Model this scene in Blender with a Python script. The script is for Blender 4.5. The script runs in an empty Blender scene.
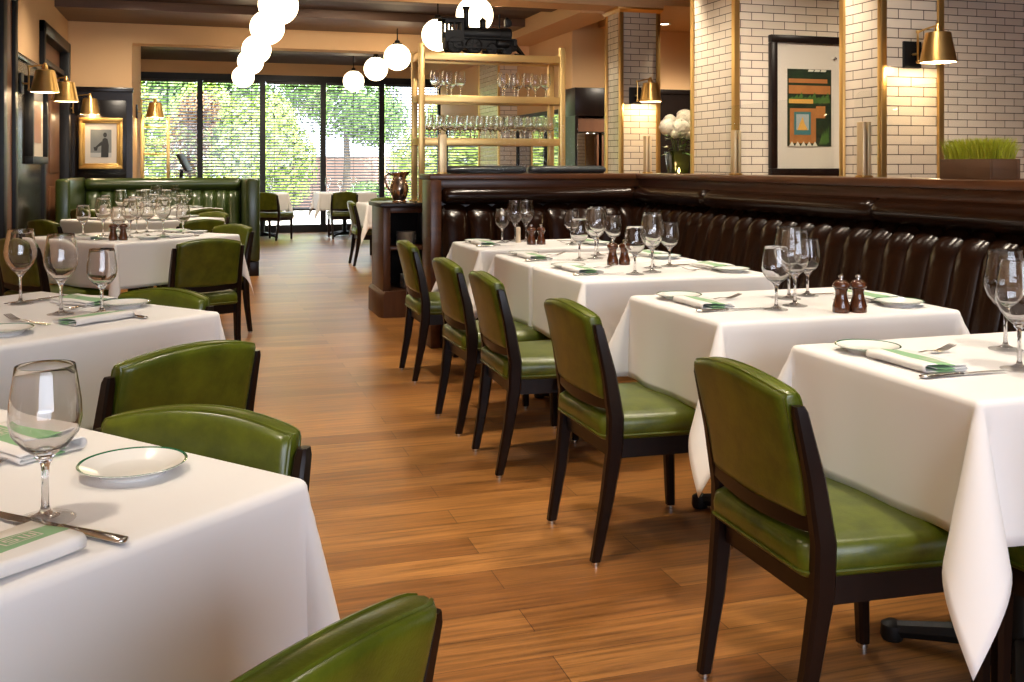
import bpy, bmesh, math, random
from mathutils import Vector, Matrix
PI = math.pi
sc = bpy.context.scene
COL = sc.collection
random.seed(7)
EYE = 1.24
YAW = math.radians(17.33)

# ------------------------------------------------------------------ materials
def nodes(name):
    m = bpy.data.materials.new(name); m.use_nodes = True
    nt = m.node_tree
    b = nt.nodes['Principled BSDF']
    return m, nt, b

def lk(nt, a, b): nt.links.new(a, b)

def pbr(name, col, rough=.5, metal=0.0, coat=0.0, coat_r=.1, spec=.5, sheen=0.0, noise=None, bump=None, emit=None, estr=0):
    """noise=(scale, dark colour, amount); bump=(scale, strength)"""
    m, nt, b = nodes(name)
    b.inputs['Base Color'].default_value = (*col, 1)
    b.inputs['Roughness'].default_value = rough
    b.inputs['Metallic'].default_value = metal
    b.inputs['Coat Weight'].default_value = coat
    b.inputs['Coat Roughness'].default_value = coat_r
    b.inputs['Specular IOR Level'].default_value = spec
    b.inputs['Sheen Weight'].default_value = sheen
    if emit:
        b.inputs['Emission Color'].default_value = (*emit, 1)
        b.inputs['Emission Strength'].default_value = estr
    if noise or bump:
        tc = nt.nodes.new('ShaderNodeTexCoord')
    if noise:
        n = nt.nodes.new('ShaderNodeTexNoise'); n.inputs['Scale'].default_value = noise[0]
        n.inputs['Detail'].default_value = 5; n.inputs['Roughness'].default_value = .65
        lk(nt, tc.outputs['Object'], n.inputs['Vector'])
        r = nt.nodes.new('ShaderNodeValToRGB')
        r.color_ramp.elements[0].position = .5 - noise[2]; r.color_ramp.elements[1].position = .5 + noise[2]
        r.color_ramp.elements[0].color = (*noise[1], 1); r.color_ramp.elements[1].color = (*col, 1)
        lk(nt, n.outputs['Fac'], r.inputs['Fac']); lk(nt, r.outputs['Color'], b.inputs['Base Color'])
    if bump:
        n2 = nt.nodes.new('ShaderNodeTexNoise'); n2.inputs['Scale'].default_value = bump[0]; n2.inputs['Detail'].default_value = 3
        lk(nt, tc.outputs['Object'], n2.inputs['Vector'])
        bp = nt.nodes.new('ShaderNodeBump'); bp.inputs['Strength'].default_value = bump[1]; bp.inputs['Distance'].default_value = .01
        lk(nt, n2.outputs['Fac'], bp.inputs['Height']); lk(nt, bp.outputs['Normal'], b.inputs['Normal'])
    return m

def wood_mat(name, c1, c2, rough, stretch=(3, 30, 30), coat=0.0, spec=.5):
    m, nt, b = nodes(name)
    tc = nt.nodes.new('ShaderNodeTexCoord'); mp = nt.nodes.new('ShaderNodeMapping')
    mp.inputs['Scale'].default_value = stretch
    n = nt.nodes.new('ShaderNodeTexNoise'); n.inputs['Scale'].default_value = 1.0; n.inputs['Detail'].default_value = 6
    r = nt.nodes.new('ShaderNodeValToRGB')
    r.color_ramp.elements[0].position = .3; r.color_ramp.elements[1].position = .7
    r.color_ramp.elements[0].color = (*c1, 1); r.color_ramp.elements[1].color = (*c2, 1)
    lk(nt, tc.outputs['Object'], mp.inputs['Vector']); lk(nt, mp.outputs['Vector'], n.inputs['Vector'])
    lk(nt, n.outputs['Fac'], r.inputs['Fac']); lk(nt, r.outputs['Color'], b.inputs['Base Color'])
    b.inputs['Roughness'].default_value = rough
    b.inputs['Coat Weight'].default_value = coat; b.inputs['Specular IOR Level'].default_value = spec
    return m

def floor_mat():
    m, nt, b = nodes('floor_planks')
    uv = nt.nodes.new('ShaderNodeTexCoord')
    br = nt.nodes.new('ShaderNodeTexBrick')
    br.offset = .37; br.offset_frequency = 2; br.squash = 1.0
    br.inputs['Scale'].default_value = 1.0
    br.inputs['Brick Width'].default_value = 1.35; br.inputs['Row Height'].default_value = .14
    br.inputs['Mortar Size'].default_value = .0012; br.inputs['Mortar Smooth'].default_value = .2
    br.inputs['Color1'].default_value = (.225, .088, .020, 1); br.inputs['Color2'].default_value = (.40, .180, .046, 1)
    br.inputs['Mortar'].default_value = (.06, .022, .008, 1)
    lk(nt, uv.outputs['Object'], br.inputs['Vector'])
    mp = nt.nodes.new('ShaderNodeMapping'); mp.inputs['Scale'].default_value = (2.2, 46, 1)
    n = nt.nodes.new('ShaderNodeTexNoise'); n.inputs['Scale'].default_value = 1; n.inputs['Detail'].default_value = 7; n.inputs['Roughness'].default_value = .7
    lk(nt, uv.outputs['Object'], mp.inputs['Vector']); lk(nt, mp.outputs['Vector'], n.inputs['Vector'])
    r = nt.nodes.new('ShaderNodeValToRGB')
    r.color_ramp.elements[0].position = .34; r.color_ramp.elements[1].position = .62
    r.color_ramp.elements[0].color = (.30, .26, .22, 1); r.color_ramp.elements[1].color = (1.18, 1.13, 1.08, 1)
    lk(nt, n.outputs['Fac'], r.inputs['Fac'])
    mx = nt.nodes.new('ShaderNodeMixRGB'); mx.blend_type = 'MULTIPLY'; mx.inputs['Fac'].default_value = .8
    lk(nt, br.outputs['Color'], mx.inputs['Color1']); lk(nt, r.outputs['Color'], mx.inputs['Color2'])
    lk(nt, mx.outputs['Color'], b.inputs['Base Color'])
    rr = nt.nodes.new('ShaderNodeMapRange'); rr.inputs['To Min'].default_value = .26; rr.inputs['To Max'].default_value = .44
    lk(nt, n.outputs['Fac'], rr.inputs['Value']); lk(nt, rr.outputs['Result'], b.inputs['Roughness'])
    bp = nt.nodes.new('ShaderNodeBump'); bp.inputs['Strength'].default_value = .25; bp.inputs['Distance'].default_value = .002
    lk(nt, n.outputs['Fac'], bp.inputs['Height']); lk(nt, bp.outputs['Normal'], b.inputs['Normal'])
    return m

def tile_mat():
    m, nt, b = nodes('cream_subway_tile')
    uv = nt.nodes.new('ShaderNodeTexCoord')
    br = nt.nodes.new('ShaderNodeTexBrick')
    br.offset = .5; br.offset_frequency = 2
    br.inputs['Scale'].default_value = 1.0
    br.inputs['Brick Width'].default_value = .205; br.inputs['Row Height'].default_value = .0655
    br.inputs['Mortar Size'].default_value = .0034; br.inputs['Mortar Smooth'].default_value = .15
    br.inputs['Color1'].default_value = (.66, .555, .435, 1); br.inputs['Color2'].default_value = (.74, .635, .51, 1)
    br.inputs['Mortar'].default_value = (.10, .075, .06, 1)
    lk(nt, uv.outputs['UV'], br.inputs['Vector'])
    lk(nt, br.outputs['Color'], b.inputs['Base Color'])
    b.inputs['Roughness'].default_value = .22
    bp = nt.nodes.new('ShaderNodeBump'); bp.invert = True; bp.inputs['Strength'].default_value = .5; bp.inputs['Distance'].default_value = .004
    n = nt.nodes.new('ShaderNodeTexNoise'); n.inputs['Scale'].default_value = 9
    lk(nt, uv.outputs['UV'], n.inputs['Vector'])
    ad = nt.nodes.new('ShaderNodeMath'); ad.operation = 'MULTIPLY_ADD'; ad.inputs[1].default_value = .35
    lk(nt, n.outputs['Fac'], ad.inputs[0]); lk(nt, br.outputs['Fac'], ad.inputs[2])
    lk(nt, ad.outputs['Value'], bp.inputs['Height']); lk(nt, bp.outputs['Normal'], b.inputs['Normal'])
    return m

def thin_glass(name, tint=(.975, .98, .98), edge=(.62, .63, .62), refl=1.0, rough=.0, power=2.2):
    m = bpy.data.materials.new(name); m.use_nodes = True
    nt = m.node_tree; nt.nodes.clear()
    out = nt.nodes.new('ShaderNodeOutputMaterial')
    lw = nt.nodes.new('ShaderNodeLayerWeight'); lw.inputs['Blend'].default_value = .5
    pw = nt.nodes.new('ShaderNodeMath'); pw.operation = 'POWER'; pw.inputs[1].default_value = power
    lk(nt, lw.outputs['Facing'], pw.inputs[0])
    mc = nt.nodes.new('ShaderNodeMixRGB'); mc.inputs['Color1'].default_value = (*tint, 1); mc.inputs['Color2'].default_value = (*edge, 1)
    lk(nt, pw.outputs['Value'], mc.inputs['Fac'])
    tr = nt.nodes.new('ShaderNodeBsdfTransparent'); lk(nt, mc.outputs['Color'], tr.inputs['Color'])
    gl = nt.nodes.new('ShaderNodeBsdfGlossy'); gl.inputs['Roughness'].default_value = rough
    fr = nt.nodes.new('ShaderNodeMath'); fr.operation = 'POWER'; fr.inputs[1].default_value = 4.5
    lk(nt, lw.outputs['Facing'], fr.inputs[0])
    mu = nt.nodes.new('ShaderNodeMath'); mu.operation = 'MULTIPLY_ADD'; mu.use_clamp = True; mu.inputs[1].default_value = .8 * refl; mu.inputs[2].default_value = .04 * refl
    lk(nt, fr.outputs['Value'], mu.inputs[0])
    mx = nt.nodes.new('ShaderNodeMixShader')
    lk(nt, mu.outputs['Value'], mx.inputs['Fac']); lk(nt, tr.outputs['BSDF'], mx.inputs[1]); lk(nt, gl.outputs['BSDF'], mx.inputs[2])
    lk(nt, mx.outputs['Shader'], out.inputs['Surface'])
    return m

def real_glass(name):
    m, nt, b = nodes(name)
    b.inputs['Base Color'].default_value = (1, 1, 1, 1)
    b.inputs['Roughness'].default_value = 0.0
    b.inputs['IOR'].default_value = 1.5
    b.inputs['Transmission Weight'].default_value = 1.0
    return m

def plate_mat():
    m, nt, b = nodes('white_china_green_rim')
    tc = nt.nodes.new('ShaderNodeTexCoord'); sp = nt.nodes.new('ShaderNodeSeparateXYZ')
    lk(nt, tc.outputs['Object'], sp.inputs['Vector'])
    cb = nt.nodes.new('ShaderNodeCombineXYZ'); lk(nt, sp.outputs['X'], cb.inputs['X']); lk(nt, sp.outputs['Y'], cb.inputs['Y'])
    ln = nt.nodes.new('ShaderNodeVectorMath'); ln.operation = 'LENGTH'; lk(nt, cb.outputs['Vector'], ln.inputs[0])
    r = nt.nodes.new('ShaderNodeValToRGB'); r.color_ramp.interpolation = 'CONSTANT'
    mr = nt.nodes.new('ShaderNodeMath'); mr.operation = 'MULTIPLY'; mr.inputs[1].default_value = 10
    lk(nt, ln.outputs['Value'], mr.inputs[0]); lk(nt, mr.outputs['Value'], r.inputs['Fac'])
    e = r.color_ramp.elements
    W = (.80, .79, .76, 1); G = (.02, .13, .06, 1)
    e[0].position = 0; e[0].color = W
    e[1].position = .765; e[1].color = G
    a = e.new(.805); a.color = W
    lk(nt, r.outputs['Color'], b.inputs['Base Color'])
    b.inputs['Roughness'].default_value = .15
    return m

def napkin_mat():
    """white linen with a broad green woven band across one end (object x runs along the napkin)"""
    m, nt, b = nodes('napkin_linen')
    tc = nt.nodes.new('ShaderNodeTexCoord'); sp = nt.nodes.new('ShaderNodeSeparateXYZ')
    lk(nt, tc.outputs['Object'], sp.inputs['Vector'])
    r = nt.nodes.new('ShaderNodeValToRGB'); r.color_ramp.interpolation = 'CONSTANT'
    mr = nt.nodes.new('ShaderNodeMapRange'); mr.inputs['From Min'].default_value = -.075; mr.inputs['From Max'].default_value = .075
    lk(nt, sp.outputs['Y'], mr.inputs['Value']); lk(nt, mr.outputs['Result'], r.inputs['Fac'])
    e = r.color_ramp.elements
    W = (.80, .78, .75, 1); G = (.22, .43, .20, 1)
    e[0].position = 0; e[0].color = W
    e[1].position = .33; e[1].color = G
    a = e.new(.66); a.color = W
    lk(nt, r.outputs['Color'], b.inputs['Base Color'])
    b.inputs['Roughness'].default_value = .9; b.inputs['Sheen Weight'].default_value = .2
    return m

M = {}
M['floor'] = floor_mat()
M['tile'] = tile_mat()
M['cream'] = pbr('cream_plaster', (.72, .455, .235), .8, noise=(.9, (.67, .415, .21), .35))
M['ceil_dark'] = wood_mat('dark_brown_ceiling', (.045, .020, .010), (.075, .034, .017), .6, (1, 12, 12))
M['beam'] = wood_mat('brown_beam', (.10, .048, .022), (.15, .075, .036), .55, (2, 16, 16))
M['wainscot'] = pbr('black_brown_panel', (.009, .006, .005), .24, spec=.4)
M['door_wood'] = wood_mat('red_brown_wood', (.13, .050, .022), (.20, .085, .038), .4, (6, 6, 1.2))
M['dark_wood'] = wood_mat('espresso_wood', (.0055, .0026, .0018), (.011, .0045, .003), .3, (20, 20, 3), spec=.3)
M['cap_wood'] = wood_mat('cap_mahogany', (.050, .016, .006), (.090, .032, .011), .32, (4, 4, 30), spec=.4)
M['cab_wood'] = wood_mat('station_wood', (.050, .018, .008), (.085, .034, .014), .35, (24, 24, 3))
M['green'] = pbr('green_leather', (.108, .134, .007), .33, coat=.2, coat_r=.2, noise=(12, (.040, .056, .003), .22), bump=(220, .06))
M['green_dark'] = pbr('deep_green_leather', (.034, .056, .008), .3, coat=.2, coat_r=.2, noise=(6, (.020, .034, .005), .25))
M['brown_leather'] = pbr('dark_brown_leather', (.017, .0056, .0022), .21, coat=0, spec=.30, noise=(8, (.007, .0024, .001), .3))
M['grey_leather'] = pbr('slate_leather', (.035, .04, .045), .3, coat=.3)
M['cloth'] = pbr('white_tablecloth', (.82, .80, .785), .85, sheen=.25, bump=(700, .03))
M['brass'] = pbr('brushed_brass', (.78, .49, .17), .3, metal=.95)
M['pale_brass'] = pbr('pale_satin_brass', (.86, .66, .38), .42, metal=.7)
M['brass_light'] = pbr('satin_gold_rack', (.80, .53, .20), .36, metal=.75)
M['steel'] = pbr('polished_steel', (.66, .64, .61), .22, metal=1)
M['copper'] = pbr('aged_silver_pitcher', (.55, .44, .34), .24, metal=1)
M['black'] = pbr('black_paint', (.006, .006, .006), .45, spec=.3)
M['iron'] = pbr('black_cast_iron', (.006, .005, .0045), .5, spec=.3)
M['china'] = plate_mat()
M['white'] = pbr('white_china', (.78, .75, .70), .3)
M['shade_in'] = pbr('white_enamel', (.85, .80, .70), .5)
M['napkin'] = napkin_mat()
M['linen'] = pbr('pale_linen', (.74, .66, .58), .9)
M['mill'] = wood_mat('mill_walnut', (.060, .016, .005), (.11, .032, .010), .16, (30, 30, 8), coat=.7)
M['glass'] = real_glass('clear_glass')
M['stem'] = real_glass('stem_glass')
M['foot'] = thin_glass('foot_glass', (.99, .99, .99), (.90, .90, .89), .7, .03, 4)
M['pane'] = thin_glass('window_pane', (.95, .97, .96), (.7, .75, .72), .8)
M['screen_pane'] = thin_glass('divider_pane', (.985, .99, .985), (.60, .66, .62), .3, 0, 4)
M['globe'] = pbr('opal_globe', (.9, .85, .75), .4, emit=(1.0, .80, .50), estr=6.0)
M['bulb'] = pbr('lamp_bulb', (.9, .85, .75), .4, emit=(1.0, .74, .40), estr=18)
M['flame'] = pbr('candle_flame', (.9, .7, .4), .4, emit=(1.0, .70, .28), estr=40)
M['lens'] = pbr('downlight_lens', (.9, .9, .85), .4, emit=(1.0, .86, .62), estr=14)
M['mirror'] = pbr('smoked_mirror', (.42, .40, .38), .03, metal=1)
M['blind'] = pbr('blind_slat', (.030, .026, .022), .45)
M['frame_black'] = pbr('window_frame_black', (.008, .007, .006), .4, spec=.3)
M['gold_frame'] = pbr('antique_gold', (.62, .36, .10), .34, metal=.9, bump=(60, .3))
M['mat_board'] = pbr('mat_board', (.60, .53, .46), .75)
M['paving'] = pbr('pale_paving', (.62, .58, .54), .8, noise=(3, (.48, .45, .42), .3))
M['bark'] = pbr('bark', (.10, .07, .045), .9)
M['leaf_y'] = pbr('leaf_yellow_green', (.42, .50, .10), .55, noise=(1.3, (.22, .36, .06), .3))
M['leaf_g'] = pbr('leaf_mid_green', (.16, .28, .06), .55, noise=(1.3, (.08, .17, .03), .3))
M['leaf_r'] = pbr('leaf_russet', (.50, .24, .12), .55, noise=(1.3, (.30, .22, .09), .3))
M['petal'] = pbr('white_petal', (.86, .78, .60), .6, sheen=.2)
M['stalk'] = pbr('stalk_green', (.12, .18, .03), .6)
M['grass_tip'] = pbr('planter_grass', (.40, .42, .02), .55)
M['vase_glass'] = pbr('green_glass_vase', (.028, .036, .006), .1, coat=.3)
M['box_wood'] = wood_mat('planter_wood', (.085, .038, .018), (.13, .062, .030), .55, (4, 4, 30))
M['grey_pic'] = pbr('photo_grey', (.17, .18, .18), .5)
M['dark_pic'] = pbr('photo_black', (.012, .012, .012), .5)
M['pale_pic'] = pbr('photo_pale', (.42, .42, .42), .5)
M['art_green'] = pbr('art_dark_green', (.018, .038, .014), .35, noise=(14, (.008, .012, .006), .2))
M['art_leaf'] = pbr('art_leaf_green', (.06, .13, .025), .4)
M['art_orange'] = pbr('art_ochre', (.42, .17, .045), .4, noise=(9, (.30, .11, .03), .3))
M['art_gold'] = pbr('art_gold', (.62, .33, .07), .4)
M['art_cream'] = pbr('art_cream', (.62, .58, .48), .5)
M['art_grey'] = pbr('art_grey', (.30, .34, .34), .5)
M['art_teal'] = pbr('art_teal', (.04, .14, .15), .45)
M['candle'] = pbr('ivory_candle', (.75, .62, .45), .5)
M['patio_brick'] = pbr('patio_wall', (.42, .26, .20), .85, noise=(8, (.32, .19, .15), .3))

# ------------------------------------------------------------------ geometry helpers
def box(bm, x0, x1, y0, y1, z0, z1, bev=0.0, seg=2):
    vs = [bm.verts.new((x, y, z)) for z in (z0, z1) for y in (y0, y1) for x in (x0, x1)]
    idx = [(0, 2, 3, 1), (4, 5, 7, 6), (0, 1, 5, 4), (2, 6, 7, 3), (0, 4, 6, 2), (1, 3, 7, 5)]
    fs = [bm.faces.new([vs[i] for i in f]) for f in idx]
    if bev:
        es = list({e for f in fs for e in f.edges})
        bmesh.ops.bevel(bm, geom=es, offset=bev, segments=seg, profile=.5, affect='EDGES')

def loft(bm, rings, cap=True, closed=True):
    R = [[bm.verts.new(p) for p in ring] for ring in rings]
    n = len(R[0])
    for a, b in zip(R, R[1:]):
        for i in range(n if closed else n - 1):
            j = (i + 1) % n
            bm.faces.new((a[i], a[j], b[j], b[i]))
    if cap and closed:
        bm.faces.new(list(reversed(R[0]))); bm.faces.new(R[-1])
    return R

def lathe(bm, prof, seg=24, o=(0, 0, 0), cap=True, axis='Z'):
    rings = []
    for r, z in prof:
        ring = []
        for i in range(seg):
            a = 2 * PI * i / seg
            p = (r * math.cos(a), r * math.sin(a), z)
            if axis == 'X': p = (p[2], p[0], p[1])
            if axis == 'Y': p = (p[1], p[2], p[0])
            ring.append((o[0] + p[0], o[1] + p[1], o[2] + p[2]))
        rings.append(ring)
    loft(bm, rings, cap)

def tube(bm, pts, r, seg=8, closed=False):
    pts = [Vector(p) for p in pts]
    n = len(pts); rings = []
    up = None
    for i, p in enumerate(pts):
        a = pts[(i - 1) % n] if (closed or i > 0) else p
        b = pts[(i + 1) % n] if (closed or i < n - 1) else p
        t = (b - a).normalized()
        if up is None:
            up = Vector((0, 0, 1)) if abs(t.z) < .9 else Vector((1, 0, 0))
        s = t.cross(up).normalized(); u = s.cross(t).normalized(); up = u
        rr = r[i] if isinstance(r, (list, tuple)) else r
        rings.append([tuple(p + s * rr * math.cos(2 * PI * k / seg) + u * rr * math.sin(2 * PI * k / seg)) for k in range(seg)])
    if closed: rings.append(rings[0])
    loft(bm, rings, not closed)

def crect(cx, cy, z, wx, wy, c=.22):
    """chamfered rectangle ring"""
    a, b = wx / 2, wy / 2; k = min(a, b) * c * 2
    return [(cx + x, cy + y, z) for x, y in ((a - k, -b), (a, -b + k), (a, b - k), (a - k, b), (-a + k, b), (-a, b - k), (-a, -b + k), (-a + k, -b))]

def rrect(w, d, r, z, n=5, cx=0, cy=0):
    out = []
    for qx, qy, a0 in ((1, 1, 0), (-1, 1, 90), (-1, -1, 180), (1, -1, 270)):
        for i in range(n + 1):
            a = math.radians(a0 + 90 * i / n)
            out.append((cx + qx * (w / 2 - r) + r * math.cos(a), cy + qy * (d / 2 - r) + r * math.sin(a), z))
    return out

def mk(name, bm, mat, parent=None, sharp=38, loc=None, uv=False):
    bmesh.ops.recalc_face_normals(bm, faces=bm.faces[:])
    if uv:
        L = bm.loops.layers.uv.new('UVMap')
        for f in bm.faces:
            n = f.normal
            for l in f.loops:
                c = l.vert.co
                if abs(n.z) > .7: l[L].uv = (c.x, c.y)
                elif abs(n.x) > abs(n.y): l[L].uv = (c.y, c.z)
                else: l[L].uv = (c.x, c.z)
    me = bpy.data.meshes.new(name); bm.to_mesh(me); bm.free()
    me.polygons.foreach_set('use_smooth', [True] * len(me.polygons))
    me.set_sharp_from_angle(angle=math.radians(sharp))
    if mat: me.materials.append(mat)
    o = bpy.data.objects.new(name, me); COL.objects.link(o)
    if parent: o.parent = parent
    if loc: o.location = loc
    return o

def B(): return bmesh.new()

def boxobj(name, dims, mat, parent=None, bev=0.0, uv=False):
    bm = B(); box(bm, *dims, bev=bev); return mk(name, bm, mat, parent, uv=uv)

def tag(o, label, cat, group=None, kind=None):
    o['label'] = label; o['category'] = cat
    if group: o['group'] = group
    if kind: o['kind'] = kind
    return o

def thing(name, label, cat, loc=(0, 0, 0), rz=0, group=None):
    o = bpy.data.objects.new(name, None); COL.objects.link(o)
    o.empty_display_size = .1
    o.location = loc; o.rotation_euler = (0, 0, rz)
    return tag(o, label, cat, group)

def struct(o):
    o['kind'] = 'structure'; return o

def dup(root, loc, rz, label=None, group=None):
    r = root.copy(); COL.objects.link(r); r.location = loc; r.rotation_euler = (0, 0, rz)
    if label: r['label'] = label
    if group: r['group'] = group
    for ch in list(root.children):
        c = ch.copy(); COL.objects.link(c); c.parent = r
        for g in list(ch.children):
            d = g.copy(); COL.objects.link(d); d.parent = c
    return r

ORD = ['first', 'second', 'third', 'fourth', 'fifth', 'sixth', 'seventh', 'eighth', 'ninth', 'tenth', 'eleventh', 'twelfth',
       'thirteenth', 'fourteenth', 'fifteenth', 'sixteenth', 'seventeenth', 'eighteenth']
def place_word(i, n):
    if n == 1: return ''
    if i == 0: return 'leftmost'
    if i == n - 1: return 'rightmost'
    return ORD[i] + ' from left'

def scr_u(o):
    x, y = o.location.x, o.location.y
    return (x * math.cos(YAW) - y * math.sin(YAW)) / (x * math.sin(YAW) + y * math.cos(YAW))

# ------------------------------------------------------------------ room shell
LX = -1.54; WY = 18.7; CZ = 3.10
struct(boxobj('floor', (LX - .1, 8.6, -4, WY + .1, -.1, 0), M['floor']))
struct(boxobj('ceiling', (LX - .1, 8.6, -4, 9.75, CZ, CZ + .12), M['beam']))
struct(boxobj('ceiling_far', (LX - .1, 4.8, 9.75, WY + .1, CZ, CZ + .12), M['ceil_dark']))
struct(boxobj('ceiling_right', (4.75, 8.6, 9.75, 11.6, 2.95, CZ + .12), M['cream']))

# left wall: cream plaster above a black panelled wainscot, with a doorway
bm = B()
box(bm, LX - .12, LX, -4, 11.05, 0, CZ); box(bm, LX - .12, LX, 13.1, WY + .1, 0, CZ); box(bm, LX - .12, LX, 11.05, 13.1, 2.62, CZ)
struct(mk('wall_left', bm, M['cream']))
bm = B()
for y0, y1 in ((9.4, 11.0),):
    box(bm, LX, LX + .02, y0, y1, .0, 2.2)
    box(bm, LX + .02, LX + .032, y0 + .10, y1 - .1, .28, 2.06, bev=.006)
    box(bm, LX, LX + .045, y0, y1, 2.17, 2.22, bev=.008)
struct(mk('trim_1', bm, M['wainscot']))
bm = B()
box(bm, LX, LX + .06, 8.75, 8.9, 0, 2.75, bev=.01); box(bm, LX, LX + .06, 9.28, 9.40, 0, 2.75, bev=.01); box(bm, LX, LX + .06, 8.75, 9.40, 2.62, 2.75, bev=.01)
struct(mk('trim_2', bm, M['frame_black']))
struct(boxobj('door_1', (LX, LX + .03, 8.9, 9.28, 0, 2.62), M['door_wood']))
bm = B()
box(bm, LX - .1, LX + .05, 11.0, 11.12, 0, 2.70, bev=.008); box(bm, LX - .1, LX + .05, 13.0, 13.12, 0, 2.70, bev=.008)
box(bm, LX - .1, LX + .05, 11.0, 13.12, 2.58, 2.70, bev=.008); box(bm, LX - .08, LX + .0, 11.1, 13.0, 2.30, 2.36, bev=.004)
struct(mk('trim_3', bm, M['frame_black']))
bm = B()
box(bm, LX - .10, LX - .06, 11.1, 13.0, 0, 2.6)
for y0, y1 in ((11.2, 12.0), (12.1, 12.9)):
    box(bm, LX - .06, LX - .05, y0, y1, .2, 1.0, bev=.004); box(bm, LX - .06, LX - .05, y0, y1, 1.15, 2.2, bev=.004)
struct(mk('door_2', bm, M['door_wood']))

# the room closes behind the camera, with a wide window opening to the left of it
bm = B()
box(bm, LX - .1, -1.4, -4.1, -4, 0, CZ); box(bm, 3.6, 8.6, -4.1, -4, 0, CZ); box(bm, -1.4, 3.6, -4.1, -4, 0, .5); box(bm, -1.4, 3.6, -4.1, -4, 2.9, CZ)
struct(mk('wall_front', bm, M['door_wood']))
struct(boxobj('wall_side', (8.5, 8.6, -4, 11.6, 0, CZ), M['door_wood']))

# pier with wainscot, facing the camera
struct(boxobj('wall_pier', (LX, -.81, 13.3, 15.3, 0, CZ), M['cream']))
bm = B()
box(bm, LX, -.80, 13.26, 13.3, 0, 2.18); box(bm, LX, -.79, 13.245, 13.3, 2.14, 2.2, bev=.006)
box(bm, LX + .08, -.87, 13.25, 13.27, .95, 2.04, bev=.005)
struct(mk('trim_4', bm, M['wainscot']))

# window wall
struct(boxobj('wall_window', (LX - .1, 4.5, WY, WY + .15, 2.88, CZ), M['cream']))
struct(boxobj('wall_window_left', (LX - .1, -1.09, WY, WY + .15, 0, 2.88), M['cream']))
XE = [-1.09, 0, 1.09, 2.18, 3.27, 4.4]
for i in range(5):
    x0, x1 = XE[i], XE[i + 1]
    bm = B(); f = .05
    box(bm, x0, x0 + f, WY, WY + .1, 0, 2.88); box(bm, x1 - f, x1, WY, WY + .1, 0, 2.88)
    box(bm, x0 + f, x1 - f, WY, WY + .1, 2.76, 2.88); box(bm, x0 + f, x1 - f, WY, WY + .1, 0, .14); box(bm, x0 + f, x1 - f, WY + .02, WY + .08, .40, .46)
    w = struct(mk('window_%d' % (i + 1), bm, M['frame_black']))
    bm = B(); box(bm, x0 + f, x1 - f, WY + .045, WY + .051, .14, 2.76); mk('pane', bm, M['pane'], w)
    # venetian blind
    b = thing('venetian_blind', '', 'blind', ((x0 + x1) / 2, WY - .05, .42), 0, 'dark venetian blinds at the far windows')
    b['label'] = 'dark slatted venetian blind over the %s far window' % place_word(i, 5)
    hw = (x1 - x0) / 2 - .055
    bm = B(); n = 42; p = 2.28 / n
    for k in range(n):
        z = .03 + k * p; t = .012
        vs = [(-hw, -.022, z - t), (hw, -.022, z - t), (hw, .022, z + t), (-hw, .022, z + t)]
        lo = [bm.verts.new(v) for v in vs]; hi = [bm.verts.new((v[0], v[1], v[2] + .003)) for v in vs]
        bm.faces.new(lo[::-1]); bm.faces.new(hi)
        for q in range(4): bm.faces.new((lo[q], lo[(q + 1) % 4], hi[(q + 1) % 4], hi[q]))
    mk('slats', bm, M['blind'], b)
    boxobj('head_rail', (-hw, hw, -.03, .03, 2.29, 2.34), M['blind'], b, .004)
    boxobj('bottom_rail', (-hw, hw, -.024, .024, 0, .024), M['blind'], b, .004)
    for s in (-.7, .0, .7):
        bm = B(); tube(bm, [(s * hw, -.026, .01), (s * hw, -.026, 2.3)], .004, 6); mk('cord', bm, M['blind'], b)

# ceiling beams and soffits
struct(boxobj('trim_5', (.55, 4.75, 9.75, 10.15, 2.92, CZ), M['cream']))
struct(boxobj('trim_6', (LX, 4.3, 12.1, 13.28, 3.0, CZ), M['beam']))
struct(boxobj('trim_7', (-.81, 4.4, 13.3, 13.62, 2.76, CZ), M['cream']))
struct(boxobj('trim_8', (3.95, 4.4, 10.15, WY, 2.90, CZ), M['cream']))
struct(boxobj('trim_9', (-.81, 3.95, 15.6, 15.95, 2.98, CZ), M['beam']))
struct(boxobj('trim_10', (LX, 3.95, 10.9, 11.1, 3.04, CZ), M['beam']))

# wall on the right of the far zone, dark and mirrored below, cream above
struct(boxobj('wall_right', (4.4, 4.55, 11.6, WY + .1, 0, CZ), M['cream']))
struct(boxobj('wall_back', (4.55, 8.6, 11.6, 11.75, 0, CZ), M['cream']))
bm = B(); box(bm, 4.56, 8.4, 11.55, 11.6, 0, 2.16); box(bm, 4.56, 8.4, 11.53, 11.6, 2.14, 2.2, bev=.006)
struct(mk('trim_11', bm, M['wainscot']))
# brick pilaster on that wall
bm = B(); box(bm, 4.12, 4.4, 13.85, 14.9, 0, 2.9)
struct(mk('wall_pilaster', bm, M['tile'], uv=True))
bm = B(); box(bm, 4.105, 4.135, 13.835, 13.865, 0, 2.9); box(bm, 4.105, 4.135, 14.885, 14.915, 0, 2.9); struct(mk('trim_12', bm, M['brass']))

# brick wall on the right (with the framed picture) and two free-standing brick columns
bm = B(); box(bm, 4.155, 8.4, 7.22, 7.95, 0, CZ)
struct(mk('wall_brick', bm, M['tile'], uv=True))
bm = B(); box(bm, 4.137, 4.185, 7.202, 7.25, 0, CZ); box(bm, 4.137, 4.165, 7.93, 7.968, 0, CZ); struct(mk('trim_13', bm, M['brass']))

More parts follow.
